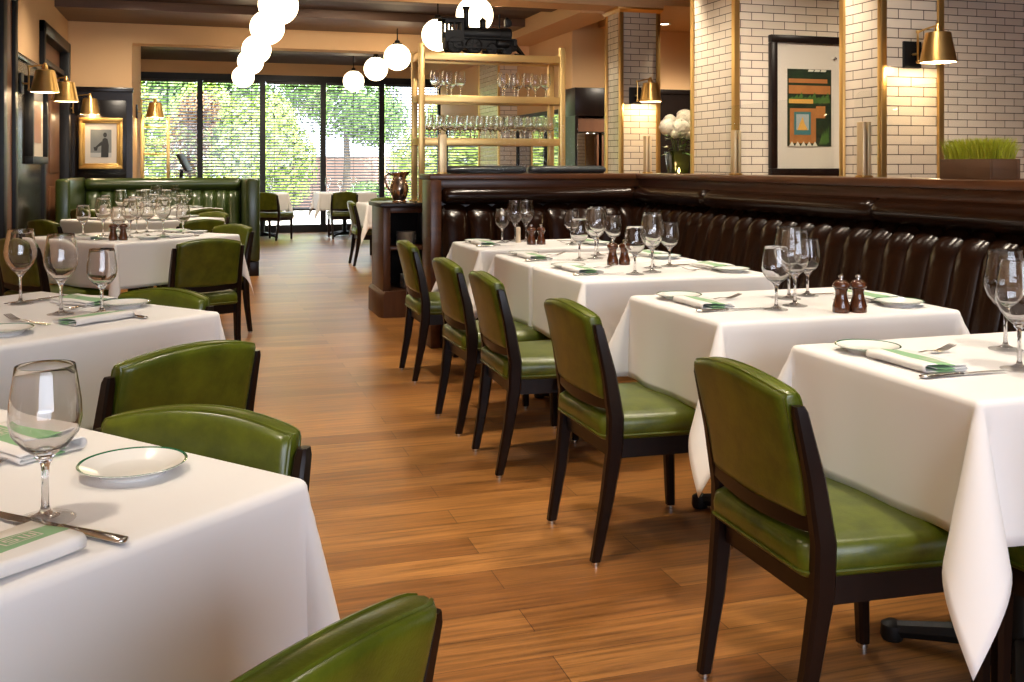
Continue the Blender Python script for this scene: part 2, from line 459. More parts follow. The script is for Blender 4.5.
def brick_column(label, x0, x1, y0, y1, zt, crown):
    t = thing('brick_column', label, 'column', ((x0 + x1) / 2, (y0 + y1) / 2, 0))
    w, d = (x1 - x0) / 2, (y1 - y0) / 2
    bm = B(); box(bm, -w, w, -d, d, 0, zt); mk('shaft', bm, M['tile'], t, uv=True)
    for sx in (-1, 1):
        for sy in (-1, 1):
            bm = B(); box(bm, sx * w - .022, sx * w + .022, sy * d - .022, sy * d + .022, 0, zt, bev=.003)
            mk('corner_strip', bm, M['brass'], t)
    if crown:
        bm = B(); loft(bm, [rrect(2 * w + .05 + q, 2 * d + .05 + q, .01, z, 2) for q, z in ((0, zt - .05), (.05, zt - .02), (.05, zt))])
        mk('crown_moulding', bm, M['brass'], t)
    bm = B(); box(bm, -w - .03, w + .03, -d - .03, d + .03, 0, .15, bev=.01); mk('plinth', bm, M['cap_wood'], t)
    return t
brick_column('cream tiled column with brass corners behind the hydrangea arrangement', 4.28, 4.71, 9.82, 10.2, 2.92, True)
brick_column('cream tiled column with brass corners nearest the grass planter', 4.365, 4.83, 5.66, 6.08, CZ, False)

# ------------------------------------------------------------------ dark banquette, two runs meeting in a corner
def channel_panel(bm, L, z0, z1, n, bulge, f):
    """tufted vertical channels; f maps (s along, out, z) to a point"""
    per = 10; rows = 12
    G = []
    for i in range(n * per + 1):
        u = i / per; fr = u - math.floor(u)
        if i == n * per: fr = 0
        b = math.sqrt(max(0, 1 - (2 * fr - 1) ** 2))
        col = []
        for j in range(rows + 1):
            v = j / rows
            zt = z0 + (z1 - z0) * v
            top = 1.0 if v < .8 else math.sqrt(max(0, 1 - ((v - .8) / .2) ** 2))
            lift = .022 * b * (v > .9) * ((v - .9) / .1)
            col.append(bm.verts.new(f(L * u / n, .02 + (bulge * b + .035) * top + .13 * (1 - v), zt + lift)))
        G.append(col)
    for a, b in zip(G, G[1:]):
        for j in range(rows): bm.faces.new((a[j], b[j], b[j + 1], a[j + 1]))

def roll(bm, s0, s1, zc, ry, rz, f, pinch=.05):
    """padded bolster from s0 to s1"""
    n = 22; m = 14; rings = []
    for i in range(n + 1):
        v = i / n; s = s0 + (s1 - s0) * (.5 - .5 * math.cos(PI * v)) 
        e = min(s - s0, s1 - s); k = 1 if e > pinch else .55 + .45 * math.sqrt(max(0, 1 - (1 - e / pinch) ** 2))
        rings.append([f(s, .02 + ry * k * (math.cos(2 * PI * q / m)), zc + rz * k * math.sin(2 * PI * q / m)) for q in range(m)])
    loft(bm, rings)

def banquette(label, L, f, rolls, nch, capdims, s_in=0.0):
    """f maps (s along the run, out from the back, z) to local coordinates"""
    t = thing('banquette', label, 'banquette', (0, 0, 0))
    def fbox(nm, s0, s1, o0, o1, z0, z1, mat, bev=.006):
        a = f(s0, o0, z0); b = f(s1, o1, z1)
        bm = B(); box(bm, min(a[0], b[0]), max(a[0], b[0]), min(a[1], b[1]), max(a[1], b[1]), z0, z1, bev=bev)
        return mk(nm, bm, mat, t)
    fbox('back_panel', 0, L, -.17, 0, 0, 1.10, M['dark_wood'])
    fbox('cap_board', capdims[0], capdims[1], -.30, .045, 1.138, 1.178, M['cap_wood'], .008)
    fbox('fascia_board', 0, L, -.02, .02, 1.085, 1.138, M['cap_wood'], .004)
    bm = B(); channel_panel(bm, L, .40, .95, nch, .045, f); mk('channel_back', bm, M['brown_leather'], t, sharp=60)
    for s0, s1 in rolls:
        bm = B(); roll(bm, s0, s1, 1.028, .075, .060, f); mk('bolster', bm, M['brown_leather'], t, sharp=70)
    bm = B()
    a = f(s_in, .02, 0); b = f(L, .50, 0); cx, cy = (a[0] + b[0]) / 2, (a[1] + b[1]) / 2; w, d = abs(a[0] - b[0]), abs(a[1] - b[1])
    loft(bm, [rrect(w - q, d - q, .05, z, 4, cx, cy) for q, z in ((.03, .32), (0, .34), (0, .43), (.03, .455), (.10, .465))]); mk('seat', bm, M['brown_leather'], t)
    fbox('plinth', s_in, L, .05, .44, 0, .32, M['dark_wood'])
    return t
RX = 3.07; BY = 6.70
bq = banquette('dark brown tufted banquette along the far end, behind the farthest right-hand table', RX - 1.56,
          lambda s, o, z: (1.56 + s, BY - o, z), [(.02, 1.46)], 8, (-.07, RX - 1.56 - .045))
bm = B(); box(bm, 1.485, 1.56, BY - .10, BY + .17, 0, 1.138, bev=.006); mk('end_panel', bm, M['cap_wood'], bq)
for k in range(2):
    bm = B(); roll(bm, 1.66 + k * .62, 2.26 + k * .62, 1.207, .06, .029, lambda s, o, z: (s, 6.90 + o, z)); mk('rear_bolster', bm, M['grey_leather'], bq, sharp=70)
banquette('long dark brown tufted banquette along the right, below the grass planter', 4.5,
          lambda s, o, z: (RX - o, BY - s, z), [(.06, 1.11), (1.11, 2.73), (2.73, 4.40)], 30, (-.30, 4.5), .52)

# brass clamps and glass divider panels on the cap
def clamp(x, y, rz, label):
    t = thing('glass_clamp', label, 'clamp', (x, y, 1.178), rz, 'brass divider clamps')
    for s in (-1, 1):
        bm = B(); box(bm, -.026, .026, s * .014 - .009, s * .014 + .009, 0, .275, bev=.003); mk('clamp_bar', bm, M['pale_brass'], t)
    bm = B(); box(bm, -.03, .03, -.03, .03, 0, .012, bev=.003); mk('base_plate', bm, M['brass'], t)
GX = 3.14
clamp(1.62, 6.83, 0, 'brass clamp standing on the cap beside the gold glass rack')
clamp(3.14, 6.72, PI / 2, 'brass clamp on the cap in front of the farther tiled column')
clamp(GX, 5.45, PI / 2, 'brass clamp on the cap left of the framed picture')
clamp(GX, 4.21, PI / 2, 'brass clamp on the cap beside the nearer tiled column')
def gpanel(p0, p1, label):
    """glass panel with rounded upper corners standing between the clamp bars"""
    L = math.hypot(p1[0] - p0[0], p1[1] - p0[1]); h = .42; r = .05
    out = [(0, 0), (L, 0)] + [(L - r + r * math.cos(a), h - r + r * math.sin(a)) for a in [i * PI / 12 for i in range(7)]] + \
          [(r + r * math.cos(a), h - r + r * math.sin(a)) for a in [PI / 2 + i * PI / 12 for i in range(7)]]
    bm = B(); loft(bm, [[(x, y, z) for x, z in out] for y in (-.004, .004)])
    o = mk('glass_divider', bm, M['screen_pane']); o.location = (p0[0], p0[1], 1.185)
    o.rotation_euler = (0, 0, math.atan2(p1[1] - p0[1], p1[0] - p0[0]))
    tag(o, label, 'glass panel', 'glass divider panels')
gpanel((1.60, 6.83), (3.0, 6.83), 'clear glass divider panel on the cap in front of the gold rack')
gpanel((GX, 5.56), (GX, 4.46), 'clear glass divider panel on the cap in front of the framed picture')
gpanel((GX, 4.28), (GX, 3.0), 'clear glass divider panel on the cap in front of the grass planter')

# planter with grass
t = thing('grass_planter', 'brown wooden trough of bright green grass on the banquette cap', 'planter', (3.265, 3.58, 1.178))
bm = B()
for d in ((-.08, -.066, -.15, .15), (.066, .08, -.15, .15), (-.066, .066, -.15, -.136), (-.066, .066, .136, .15)):
    box(bm, d[0], d[1], d[2], d[3], 0, .088, bev=.002)
box(bm, -.066, .066, -.136, .136, .0, .07); mk('trough', bm, M['box_wood'], t)
bm = B()
for k in range(2200):
    x, y = random.uniform(-.062, .062), random.uniform(-.132, .132)
    h = random.uniform(.08, .12); a = random.uniform(0, 2 * PI); w = .0018
    lx, ly = random.gauss(0, .014) + x * .35, random.gauss(0, .014) + y * .18
    dx, dy = math.cos(a) * w, math.sin(a) * w
    v = [bm.verts.new(p) for p in ((x - dx, y - dy, .068), (x + dx, y + dy, .068), (x + lx * .4 + dx, y + ly * .4 + dy, .068 + h * .6), (x + lx * .4 - dx, y + ly * .4 - dy, .068 + h * .6), (x + lx, y + ly, .068 + h))]
    bm.faces.new((v[0], v[1], v[2], v[3])); bm.faces.new((v[3], v[2], v[4]))
g = mk('grass', bm, M['grass_tip'], t)

# ------------------------------------------------------------------ framed pictures
def picture_frame(bm, w, h, fw, d0, d1):
    """frame ring in the x-z plane, facing -y"""
    for x0, x1, z0, z1 in ((-w / 2, w / 2, h / 2 - fw, h / 2), (-w / 2, w / 2, -h / 2, -h / 2 + fw), (-w / 2, -w / 2 + fw, -h / 2 + fw, h / 2 - fw), (w / 2 - fw, w / 2, -h / 2 + fw, h / 2 - fw)):
        box(bm, x0, x1, d0, d1, z0, z1, bev=.006)
def quadp(bm, pts, y):
    bm.faces.new([bm.verts.new((x, y, z)) for x, z in pts])
def rectp(bm, x0, x1, z0, z1, y): quadp(bm, ((x0, z0), (x1, z0), (x1, z1), (x0, z1)), y)

t = thing('framed_picture', 'large dark framed picture with wide white mat on the brick wall', 'picture', (4.835, 7.22, 1.73))
bm = B(); picture_frame(bm, .755, 1.16, .062, -.05, 0); mk('frame', bm, M['dark_wood'], t)
bm = B(); box(bm, -.32, .32, -.022, -.002, -.52, .52); mk('mat_board', bm, M['mat_board'], t)
bm = B(); box(bm, -.21, .21, -.026, -.02, -.335, .305); art = mk('artwork', bm, M['art_green'], t)
bm = B(); rectp(bm, -.2, .2, .10, .17, -.0275); rectp(bm, -.2, .17, .19, .225, -.0275); rectp(bm, -.19, .06, -.31, -.02, -.0275); rectp(bm, .06, .15, -.1, .0, -.0275); mk('ochre_shapes', bm, M['art_orange'], art)
bm = B()
for k in range(9):
    x = -.18 + k * .042; quadp(bm, ((x - .03, .02), (x + .04, .03), (x + .02, .075 + .02 * (k % 3)), (x - .02, .06)), -.0280 - k * .0001)
for k in range(4): quadp(bm, ((.09 + k * .02, -.32), (.14 + k * .015, -.3), (.12 + k * .02, -.22 + .02 * k)), -.0280 - k * .0001)
mk('leaf_shapes', bm, M['art_leaf'], art)
bm = B(); rectp(bm, -.15, .01, -.24, -.05, -.029); mk('inner_frame', bm, M['art_teal'], art)
bm = B(); rectp(bm, -.13, -.01, -.20, -.07, -.030); mk('inner_picture', bm, M['art_grey'], art)
bm = B(); quadp(bm, ((-.12, -.2), (-.02, -.2), (-.05, -.15), (-.07, -.09), (-.095, -.14)), -.031); rectp(bm, -.2, .03, .02, .055, -.031); mk('golden_hill', bm, M['art_gold'], art)
bm = B()
for k in range(5): quadp(bm, ((-.2 + k * .055, -.335), (-.145 + k * .055, -.335), (-.172 + k * .055, -.295)), -.031 - k * .0001)
for k in range(3): quadp(bm, ((-.02 + k * .06, .285), (.03 + k * .06, .285), (.04 + k * .06, .30), (-.01 + k * .06, .303)), -.031 - k * .0001)
mk('cream_shapes', bm, M['art_cream'], art)
bm = B(); box(bm, -.315, .315, -.036, -.033, -.515, .515); mk('glazing', bm, M['screen_pane'], t)
bm = B(); lathe(bm, [(.012, 0), (.012, .006), (.006, .01)], 14, axis='Y'); bmesh.ops.scale(bm, vec=(1, -1, 1), verts=bm.verts); s = mk('fixing_screw', bm, M['steel'], t); s.location = (.24, -.036, .40)

t = thing('framed_photograph', 'gold framed grey photograph of a standing figure on black panelling', 'picture', (-1.16, 13.245, 1.505))
bm = B(); picture_frame(bm, .50, .63, .045, -.05, 0); picture_frame(bm, .42, .55, .03, -.036, 0); mk('frame', bm, M['gold_frame'], t)
bm = B(); box(bm, -.18, .18, -.02, 0, -.25, .25); mk('mat_board', bm, M['mat_board'], t)
bm = B(); rectp(bm, -.12, .12, -.17, .17, -.023); p = mk('print', bm, M['grey_pic'], t)
bm = B(); rectp(bm, -.12, .12, -.17, -.115, -.024); mk('table_area', bm, M['pale_pic'], p)
bm = B()
quadp(bm, ((.0, -.17), (.085, -.17), (.09, -.02), (.075, .055), (.045, .07), (.02, .055), (.005, -.02)), -.025)
quadp(bm, [(.047 + .022 * math.cos(a), .105 + .03 * math.sin(a)) for a in [2 * PI * k / 14 for k in range(14)]], -.0251)
quadp(bm, ((.01, .03), (.01, -.02), (-.05, -.055), (-.06, -.04)), -.0252)
quadp(bm, ((-.085, -.045), (-.035, -.045), (-.045, -.09), (-.075, -.09)), -.0253)
mk('dark_figure', bm, M['dark_pic'], p)

t = thing('wall_picture', 'black framed picture on the left wall below the nearest sconce', 'picture', (LX + .03, 10.4, 1.65), PI / 2)
bm = B(); picture_frame(bm, .95, .80, .07, -.07, 0); mk('frame', bm, M['black'], t)
bm = B(); box(bm, -.42, .42, -.03, 0, -.345, .345); mk('mat_board', bm, M['mat_board'], t)
bm = B(); rectp(bm, -.27, .27, -.2, .2, -.033); mk('print', bm, M['art_orange'], t)

# ------------------------------------------------------------------ lamps
def add_light(name, kind, loc, power, col, radius=.05, parent=None, **kw):
    l = bpy.data.lights.new(name, kind); l.energy = power; l.color = col
    if kind in ('POINT', 'SPOT'): l.shadow_soft_size = radius
    for k, v in kw.items(): setattr(l, k, v)
    o = bpy.data.objects.new(name, l); COL.objects.link(o); o.location = loc
    if parent: o.parent = parent
    return o
WARM = (1.0, .74, .42)

def sconce(loc, rz, label, arm=.24, side=0.0, power=14):
    """wall sconce; local +y points out of the wall, z = wall plate centre height"""
    t = thing('wall_sconce', label, 'sconce', loc, rz, 'brass wall sconces')
    bm = B(); box(bm, -.07, .07, 0, .022, -.09, .09, bev=.004); mk('wall_plate', bm, M['black'], t)
    bm = B()
    tube(bm, [(0, .02, 0), (0, .07, 0)], .009); tube(bm, [(0, .07, -.05), (0, .07, .15)], .0075)
    tube(bm, [(0, .07, .145), (side * .5, .07 + (arm - .07) * .5, .16), (side, arm, .17)], .0065)
    lathe(bm, [(0.001, -.065), (.012, -.06), (.014, -.05), (.006, -.04)], 12, (0, .07, 0)); lathe(bm, [(.001, .162), (.013, .157), (.013, .14), (.001, .134)], 12, (0, .07, 0))
    mk('arm', bm, M['brass'], t)
    bm = B(); lathe(bm, [(.118, -.075), (.114, -.075), (.074, .115), (.026, .122), (.022, .16), (.012, .175), (.012, .183), (.001, .185)], 36, cap=False)
    lathe(bm, [(.118, -.075), (.079, .119), (.03, .13)], 36, cap=False)
    sh = mk('lamp_shade', bm, M['brass'], t, loc=(side, arm, .0), sharp=50)
    bm = B(); lathe(bm, [(.1125, -.073), (.0725, .113), (.02, .118)], 32, cap=False); mk('shade_lining', bm, M['shade_in'], sh)
    bm = B(); lathe(bm, [(.001, -.03), (.02, -.02), (.026, .005), (.018, .035), (.012, .06), (.001, .062)], 16); mk('bulb', bm, M['bulb'], sh)
    add_light('sconce_light', 'POINT', (side, arm, -.05), power, WARM, .03, t)
    return t
sconce((LX + .045, 9.58, 1.95), -PI / 2, 'brass cone sconce on the left wall, nearest of its row', .20)
sconce((LX + .06, 10.9, 1.95), -PI / 2, 'brass cone sconce on the left wall beside the doorway', .20)
sconce((LX + .0, 13.17, 1.93), -PI / 2, 'brass cone sconce above the gold framed photograph', .26)
sconce((-.81, 14.15, 1.95), -PI / 2, 'brass cone sconce against the first far window', .24)
sconce((4.44, 9.82, 1.98), PI, 'brass cone sconce on the tiled column behind the hydrangeas', .22, .0 - .08, 14)
sconce((4.595, 5.66, 1.985), PI, 'brass cone sconce on the tiled column nearest the grass planter', .25, -.01, 12)

def globe(x, y, label, drop=None):
    z = 2.63; t = thing('globe_pendant', label, 'pendant lamp', (x, y, z), 0, 'white globe pendants')
    bm = B(); lathe(bm, [(.172 * math.sin(PI * k / 20) + .0005, -.172 * math.cos(PI * k / 20)) for k in range(21)], 32); mk('globe_shade', bm, M['globe'], t, sharp=80)
    bm = B(); lathe(bm, [(.06, .155), (.06, .178), (.034, .188), (.034, .21), (.014, .222), (.001, .223)], 20); mk('globe_cap', bm, M['iron'], t)
    bm = B(); tube(bm, [(0, 0, .21), (0, 0, CZ - z)], .008); mk('stem', bm, M['iron'], t)
gl = [8.9, 10.4, 12.4, 13.9, 16.3]
for i, y in enumerate(gl):
    globe(.65, y, 'round white globe pendant over the aisle, %s of the left row' % (['nearest', 'second nearest', 'middle', 'second farthest', 'farthest'][i]))
gr = [8.95, 10.45, 12.75, 14.4, 16.6]
for i, y in enumerate(gr):
    globe(2.43, y, 'round white globe pendant by the gold rack, %s of the right row' % (['nearest', 'second nearest', 'middle', 'second farthest', 'farthest'][i]))

# recessed downlight in the right-hand ceiling
t = thing('downlight', 'small recessed ceiling downlight beside the farther tiled column', 'downlight', (5.38, 11.03, 2.95))
bm = B(); lathe(bm, [(.05, -.001), (.075, -.008), (.08, 0)], 24, cap=False); mk('trim_ring', bm, M['white'], t)
bm = B(); lathe(bm, [(.052, 0), (.045, -.003), (.001, -.003)], 24); mk('lens', bm, M['lens'], t)

SP = (1.0, .865, .685)
def spot(x, y, power, z=CZ - .03, ang=105, blend=.9, rad=.09, col=SP, tx=0, ty=0):
    o = add_light('unseen_spot', 'SPOT', (x, y, z), power, col, rad, None, spot_size=math.radians(ang), spot_blend=blend)
    o.rotation_euler = Vector((-tx, -ty, z)).to_track_quat('Z', 'Y').to_euler() if (tx or ty) else (0, 0, 0)
for x, y, p in ((1.95, 1.1, 120), (1.95, 2.6, 120), (1.95, 4.2, 120), (1.95, 5.8, 120),
                (1.2, 11.6, 110), (1.2, 14.0, 90),
                (-.7, 1.3, 90), (-.7, 3.2, 90), (-.7, 6.9, 110), (-.6, 9.4, 90), (-.6, 11.8, 90),
                (3.6, 4.6, 90), (3.5, 2.8, 60), (4.0, 6.5, 60), (5.4, 8.9, 60), (5.7, 6.0, 170)):
    spot(x, y, p * 1.0)
for x, y in ((2.35, 2.7), (2.35, 4.3), (2.2, 5.5)):
    spot(x, y, 70, ang=80, rad=.035, tx=.9, ty=.2)  # unseen small spots added for highlights on the banquette leather
for x, y, p in ((.75, 2.3, 130), (.8, 4.0, 170), (.3, 5.8, 170), (.6, 7.6, 150), (.7, 9.4, 130)):
    spot(x, y, p, ang=68, blend=.85)
for x, y, p, tx, ty in ((3.8, 5.9, 110, .8, 1.6), (3.6, 4.7, 80, .9, 1.2), (5.2, 5.6, 130, .5, 1.8), (3.1, 7.3, 90, 1.2, .1), (3.9, 8.1, 150, .5, .5), (5.6, 10.0, 420, .2, 1.3), (2.3, 6.3, 110, .1, 1.9), (5.2, 9.6, 150, .1, 2.0),
                        (-.6, 11.5, 150, -.5, 2.2), (-.5, 9.9, 110, -1.3, .4), (3.2, 10.9, 130, 1.6, .4), (1.6, 10.6, 260, .2, 3.6), (1.6, 16.2, 180, .0, 2.4)):
    spot(x, y, p, tx=tx, ty=ty, z=2.9 if x > 4.7 and y > 9.5 else CZ - .06)  # unseen aimed spots added to brighten brick, flowers, rack and far cream walls

# ------------------------------------------------------------------ dining chair
def make_chair():
    t = thing('dining_chair', '', 'chair', (0, 0, 0))
    # seat cushion
    bm = B()
    rings = [(.43, .45, .025, .384), (.445, .465, .03, .392), (.45, .47, .035, .425), (.445, .465, .04, .448), (.42, .44, .05, .461), (.34, .36, .06, .468), (.15, .16, .05, .471)]
    loft(bm, [rrect(w, d, r, z, 5, 0, -.005) for w, d, r, z in rings])
    for v in bm.verts: v.co.x *= 1 + .10 * (v.co.y / .23)
    seat = mk('seat', bm, M['green'], t, sharp=60)
    bm = B()
    pr = [Vector(p) for p in rrect(.449, .469, .035, .398, 5, 0, -.005)]
    for p in pr: p.x *= 1 + .10 * (p.y / .23)
    tube(bm, pr, .0035, 6, True); mk('piping', bm, M['green'], seat)
    # apron under the seat
    bm = B()
    loft(bm, [[(-.20, .185, z), (.20, .185, z), (.20, .212, z), (-.20, .212, z)] for z in (.325, .385)])
    loft(bm, [[(-.18, -.205, z), (.18, -.205, z), (.18, -.18, z), (-.18, -.18, z)] for z in (.325, .385)])
    for s in (-1, 1):
        loft(bm, [[(s * .172, -.20, z), (s * .198, -.20, z), (s * .222, .2, z), (s * .196, .2, z)] for z in (.325, .385)])
    mk('seat_rail', bm, M['dark_wood'], t)
    for s in (-1, 1):
        bm = B(); loft(bm, [crect(s * .205, .205, .012, .030, .030), crect(s * .207, .197, .33, .042, .042), crect(s * .207, .197, .388, .042, .042)])
        l = mk('leg', bm, M['dark_wood'], t)
        bm = B(); lathe(bm, [(.013, 0), (.013, .012)], 12, (s * .205, .205, 0)); mk('glide', bm, M['steel'], l)
        bm = B()
        secs = [(.192, -.258, .012, .030, .032), (.198, -.222, .20, .034, .042), (.206, -.200, .36, .036, .052), (.209, -.198, .46, .034, .052), (.211, -.222, .60, .028, .044), (.211, -.256, .735, .024, .032), (.211, -.260, .748, .018, .024)]
        loft(bm, [crect(s * x, y, z, wx, wy) for x, y, z, wx, wy in secs])
        l = mk('leg', bm, M['dark_wood'], t)
        bm = B(); lathe(bm, [(.013, 0), (.013, .012)], 12, (s * .192, -.258, 0)); mk('glide', bm, M['steel'], l)
    # padded back with a raised crest
    def zt(u): return .771 + .027 * (1 - u * u)
    def yb(z): 
        return -.196 - max(0, z - .46) * .18 - max(0, z - .60) * .07
    nu, nv = 22, 18; Z0 = .505
    def pt(u, v, side, th=.062):
        su = math.sin(u * PI / 2); sv = math.sin(v * PI / 2)
        z = Z0 + (zt(su) - Z0) * (sv + 1) / 2
        k = (max(0, 1 - abs(su) ** 26) ** .5) * (max(0, 1 - abs(sv) ** 26) ** .5)
        y = yb(z) - .014 * (1 - su * su) + side * th / 2 * k
        return (su * .196, y, z)
    bm = B(); grid = {}
    for side in (-1, 1):
        for i in range(nu + 1):
            for j in range(nv + 1):
                edge = i in (0, nu) or j in (0, nv)
                key = (0 if edge else side, i, j)
                if key not in grid: grid[key] = bm.verts.new(pt(-1 + 2 * i / nu, -1 + 2 * j / nv, side if not edge else 0))
    def g(side, i, j): return grid[(0 if (i in (0, nu) or j in (0, nv)) else side, i, j)]
    for side in (-1, 1):
        for i in range(nu):
            for j in range(nv):
                bm.faces.new((g(side, i, j), g(side, i + 1, j), g(side, i + 1, j + 1), g(side, i, j + 1)))
    back = mk('backrest', bm, M['green'], t, sharp=70)
    bm = B()
    for side in (-1, 1):
        e = .88
        loop = [(-e + 2 * e * k / 14, -e) for k in range(14)] + [(e, -e + 2 * e * k / 12) for k in range(12)] + [(e - 2 * e * k / 14, e) for k in range(14)] + [(-e, e - 2 * e * k / 12) for k in range(12)]
        tube(bm, [pt(u, v, side, .058) for u, v in loop], .0032, 6, True)
    mk('piping', bm, M['green'], back)
    bm = B()
    loft(bm, [[(x, -.212 - .014 * (1 - (x / .198) ** 2) + dy, z0 + dz - .012 * (1 - (x / .198) ** 2)) for dy, dz in ((-.014, 0), (.014, 0), (.014, .034), (-.014, .034))] for x, z0 in [(-.198 + .033 * k, .483) for k in range(13)]])
    mk('back_rail', bm, M['dark_wood'], t)
    return t
chair0 = make_chair(); chair_used = False
def chair(x, y, deg, label, group):
    """deg: heading the sitter faces, measured from +x"""
    global chair_used
    rz = math.radians(deg - 90)
    if not chair_used:
        chair_used = True
        chair0.location = (x, y, 0); chair0.rotation_euler = (0, 0, rz); chair0['label'] = label; chair0['group'] = group
        return chair0
    return dup(chair0, (x, y, 0), rz, label, group)

# ------------------------------------------------------------------ tables with draped cloths
def cloth_mesh(w, l, drop, seed, flare=30, tip=.33, abut=0):
    rnd = random.Random(seed); ph = [rnd.uniform(0, 6.28) for _ in range(8)]
    rr = .014
    def coords(h):
        inner = [-h + .02, -h * .6, -h * .2, h * .2, h * .6, h - .02]
        o = [.0, .006, .013, .022] + [.022 + (drop - .022) * (k / 12) for k in range(1, 13)]
        dens = [-h + .02 + (2 * h - .04) * k / 22 for k in range(23)]
        return [-h - a for a in reversed(o)] + dens + [h + a for a in o]
    def edge(s):       # rounded roll-over: returns (out, down)
        a = min(s, rr * PI / 2) / rr
        out, dn = rr * math.sin(a), rr * (1 - math.cos(a))
        return out, dn + max(0, s - rr * PI / 2)
    xs, ys = coords(w / 2), coords(l / 2)
    P = []
    for p in xs:
        row = []
        for q in ys:
            a = max(0, abs(p) - w / 2); b = max(0, abs(q) - l / 2)
            sx = 1 if p > 0 else -1; sy = 1 if q > 0 else -1
            x, y, z = max(-w / 2, min(w / 2, p)), max(-l / 2, min(l / 2, q)), 0
            if a > 0 or b > 0:
                rho = math.hypot(a, b); phi = math.atan2(b, a)
                s2 = math.sin(2 * phi)
                fl = 0 if (abut and sy == abut) else flare
                th = math.radians((0 if fl == 0 else 2) + fl * abs(s2) ** .6)
                o, dn = edge(rho)
                k = ph[(1 if sx > 0 else 0) + (2 if sy > 0 else 0)]
                hz = o + max(0, rho - rr * PI / 2) * math.sin(th)
                dz = min(dn, rr) + max(0, dn - rr) * math.cos(th) * (1 + tip * abs(s2) ** 1.5)
                # gentle waves along the straight falls
                along = q if b == 0 else (p if a == 0 else 0)
                if a == 0 or b == 0:
                    ed = 1 - min(1, abs(along) / ((l if b == 0 else w) / 2))
                    f = min(1, ed * 4) * (0 if (abut and a == 0 and sy == abut) else 1)
                    hz += f * (rho / drop) ** 1.3 * (.010 * math.sin(along * 11 + ph[4] + (sx if b == 0 else 2 * sy)) + .005 * math.sin(along * 23 + ph[5]))
                x += sx * hz * math.cos(phi); y += sy * hz * math.sin(phi); z -= dz
            row.append((x, y, z))
        P.append(row)
    bm = B()
    V = [[bm.verts.new(c) for c in r] for r in P]
    for i in range(len(xs) - 1):
        for j in range(len(ys) - 1):
            bm.faces.new((V[i][j], V[i + 1][j], V[i + 1][j + 1], V[i][j + 1]))
    return bm

def table(x, y, w, l, rz, drop, nm, seed, flare=30, tip=.33, abut=0):
    t = thing('dining_table', 'pedestal table under the white cloth, ' + nm, 'table', (x, y, 0), rz, 'clothed dining tables')
    bm = B(); box(bm, -w / 2 + .012, w / 2 - .012, -l / 2 + .012, l / 2 - .012, .722, .7575, bev=.006); mk('tabletop', bm, M['dark_wood'], t)
    bm = B(); lathe(bm, [(.11, .02), (.06, .05), (.038, .09), (.036, .66), (.10, .70), (.14, .722)], 20); mk('column', bm, M['black'], t)
    for k in range(4):
        bm = B(); a = PI / 4 + k * PI / 2; c, s = math.cos(a), math.sin(a)
        pts = [(.05 * c, .05 * s, .06), (.18 * c, .18 * s, .045), (.31 * c, .31 * s, .026)]
        tube(bm, pts, [.03, .026, .022], 8); lathe(bm, [(.026, 0), (.03, .01), (.028, .04), (.012, .05)], 12, (.31 * c, .31 * s, 0))
        mk('base_foot', bm, M['black'], t)
    o = mk('tablecloth', cloth_mesh(w, l, drop, seed, flare, tip, abut), M['cloth'], sharp=75)
    o.location = (x, y, .7605); o.rotation_euler = (0, 0, rz)
    m = o.modifiers.new('thickness', 'SOLIDIFY'); m.thickness = .0016; m.offset = 1
    tag(o, 'white cloth draped over ' + nm, 'tablecloth', 'white tablecloths')
    return t

# ------------------------------------------------------------------ tableware
TT = .7625        # height of the cloth surface
def make_glass(tall):
    t = thing('wine_glass' if tall else 'water_glass', '', 'glass', (0, 0, 0))
    if tall:
        bowl = [(.004, .100), (.014, .106), (.028, .119), (.042, .138), (.0505, .160), (.0525, .178), (.0495, .203), (.0445, .231), (.0405, .257)]
        stem = [(.001, 0), (.041, 0), (.042, .0015), (.040, .003), (.020, .0065), (.008, .012), (.0048, .022), (.0042, .06), (.0048, .088), (.008, .097), (.013, .1035), (.006, .107), (.001, .1085)]
    else:
        bowl = [(.004, .083), (.014, .089), (.030, .101), (.0425, .118), (.0465, .136), (.0455, .158), (.0415, .186), (.0380, .208)]
        stem = [(.001, 0), (.038, 0), (.039, .0015), (.037, .003), (.019, .0065), (.008, .012), (.005, .02), (.0046, .05), (.0052, .072), (.008, .080), (.013, .0865), (.006, .090), (.001, .0915)]
    k = 5
    bm = B()
    fine = []
    for (r0, z0), (r1, z1) in zip(bowl, bowl[1:]):
        fine += [(r0 + (r1 - r0) * i / 2, z0 + (z1 - z0) * i / 2) for i in range(2)]
    fine.append(bowl[-1])
    rim = bowl[-1]
    zb, zt_ = bowl[0][1], bowl[-1][1]
    inner = [(max(.001, r - .0011), z + .0035 * max(0, 1 - (z - zb) / (.35 * (zt_ - zb)))) for r, z in reversed(fine) if z > zb + .006]
    lathe(bm, [(.0008, bowl[0][1])] + fine + [(rim[0] - .0005, rim[1] + .0006)] + inner + [(.0008, inner[-1][1] - .0015)], 40)
    mk('bowl', bm, M['glass'], t, sharp=42)
    foot = stem[:5]; st = stem[4:]
    bm = B(); lathe(bm, st, 20); mk('stem', bm, M['stem'], t, sharp=80)
    bm = B(); lathe(bm, foot, 36); mk('foot', bm, M['foot'], t, sharp=50)
    return t
GL = {True: make_glass(True), False: make_glass(False)}; gl_used = {True: False, False: False}
pending = {}
def glass(x, y, tall, tname, z=TT):
    if not gl_used[tall]:
        gl_used[tall] = True; o = GL[tall]; o.location = (x, y, z)
    else:
        o = dup(GL[tall], (x, y, z), random.uniform(0, 6))
    o['group'] = 'wine glasses on the tables' if tall else 'small glasses on the tables'
    pending.setdefault(('tall stemmed wine glass' if tall else 'short stemmed water glass', tname), []).append(o)
    return o

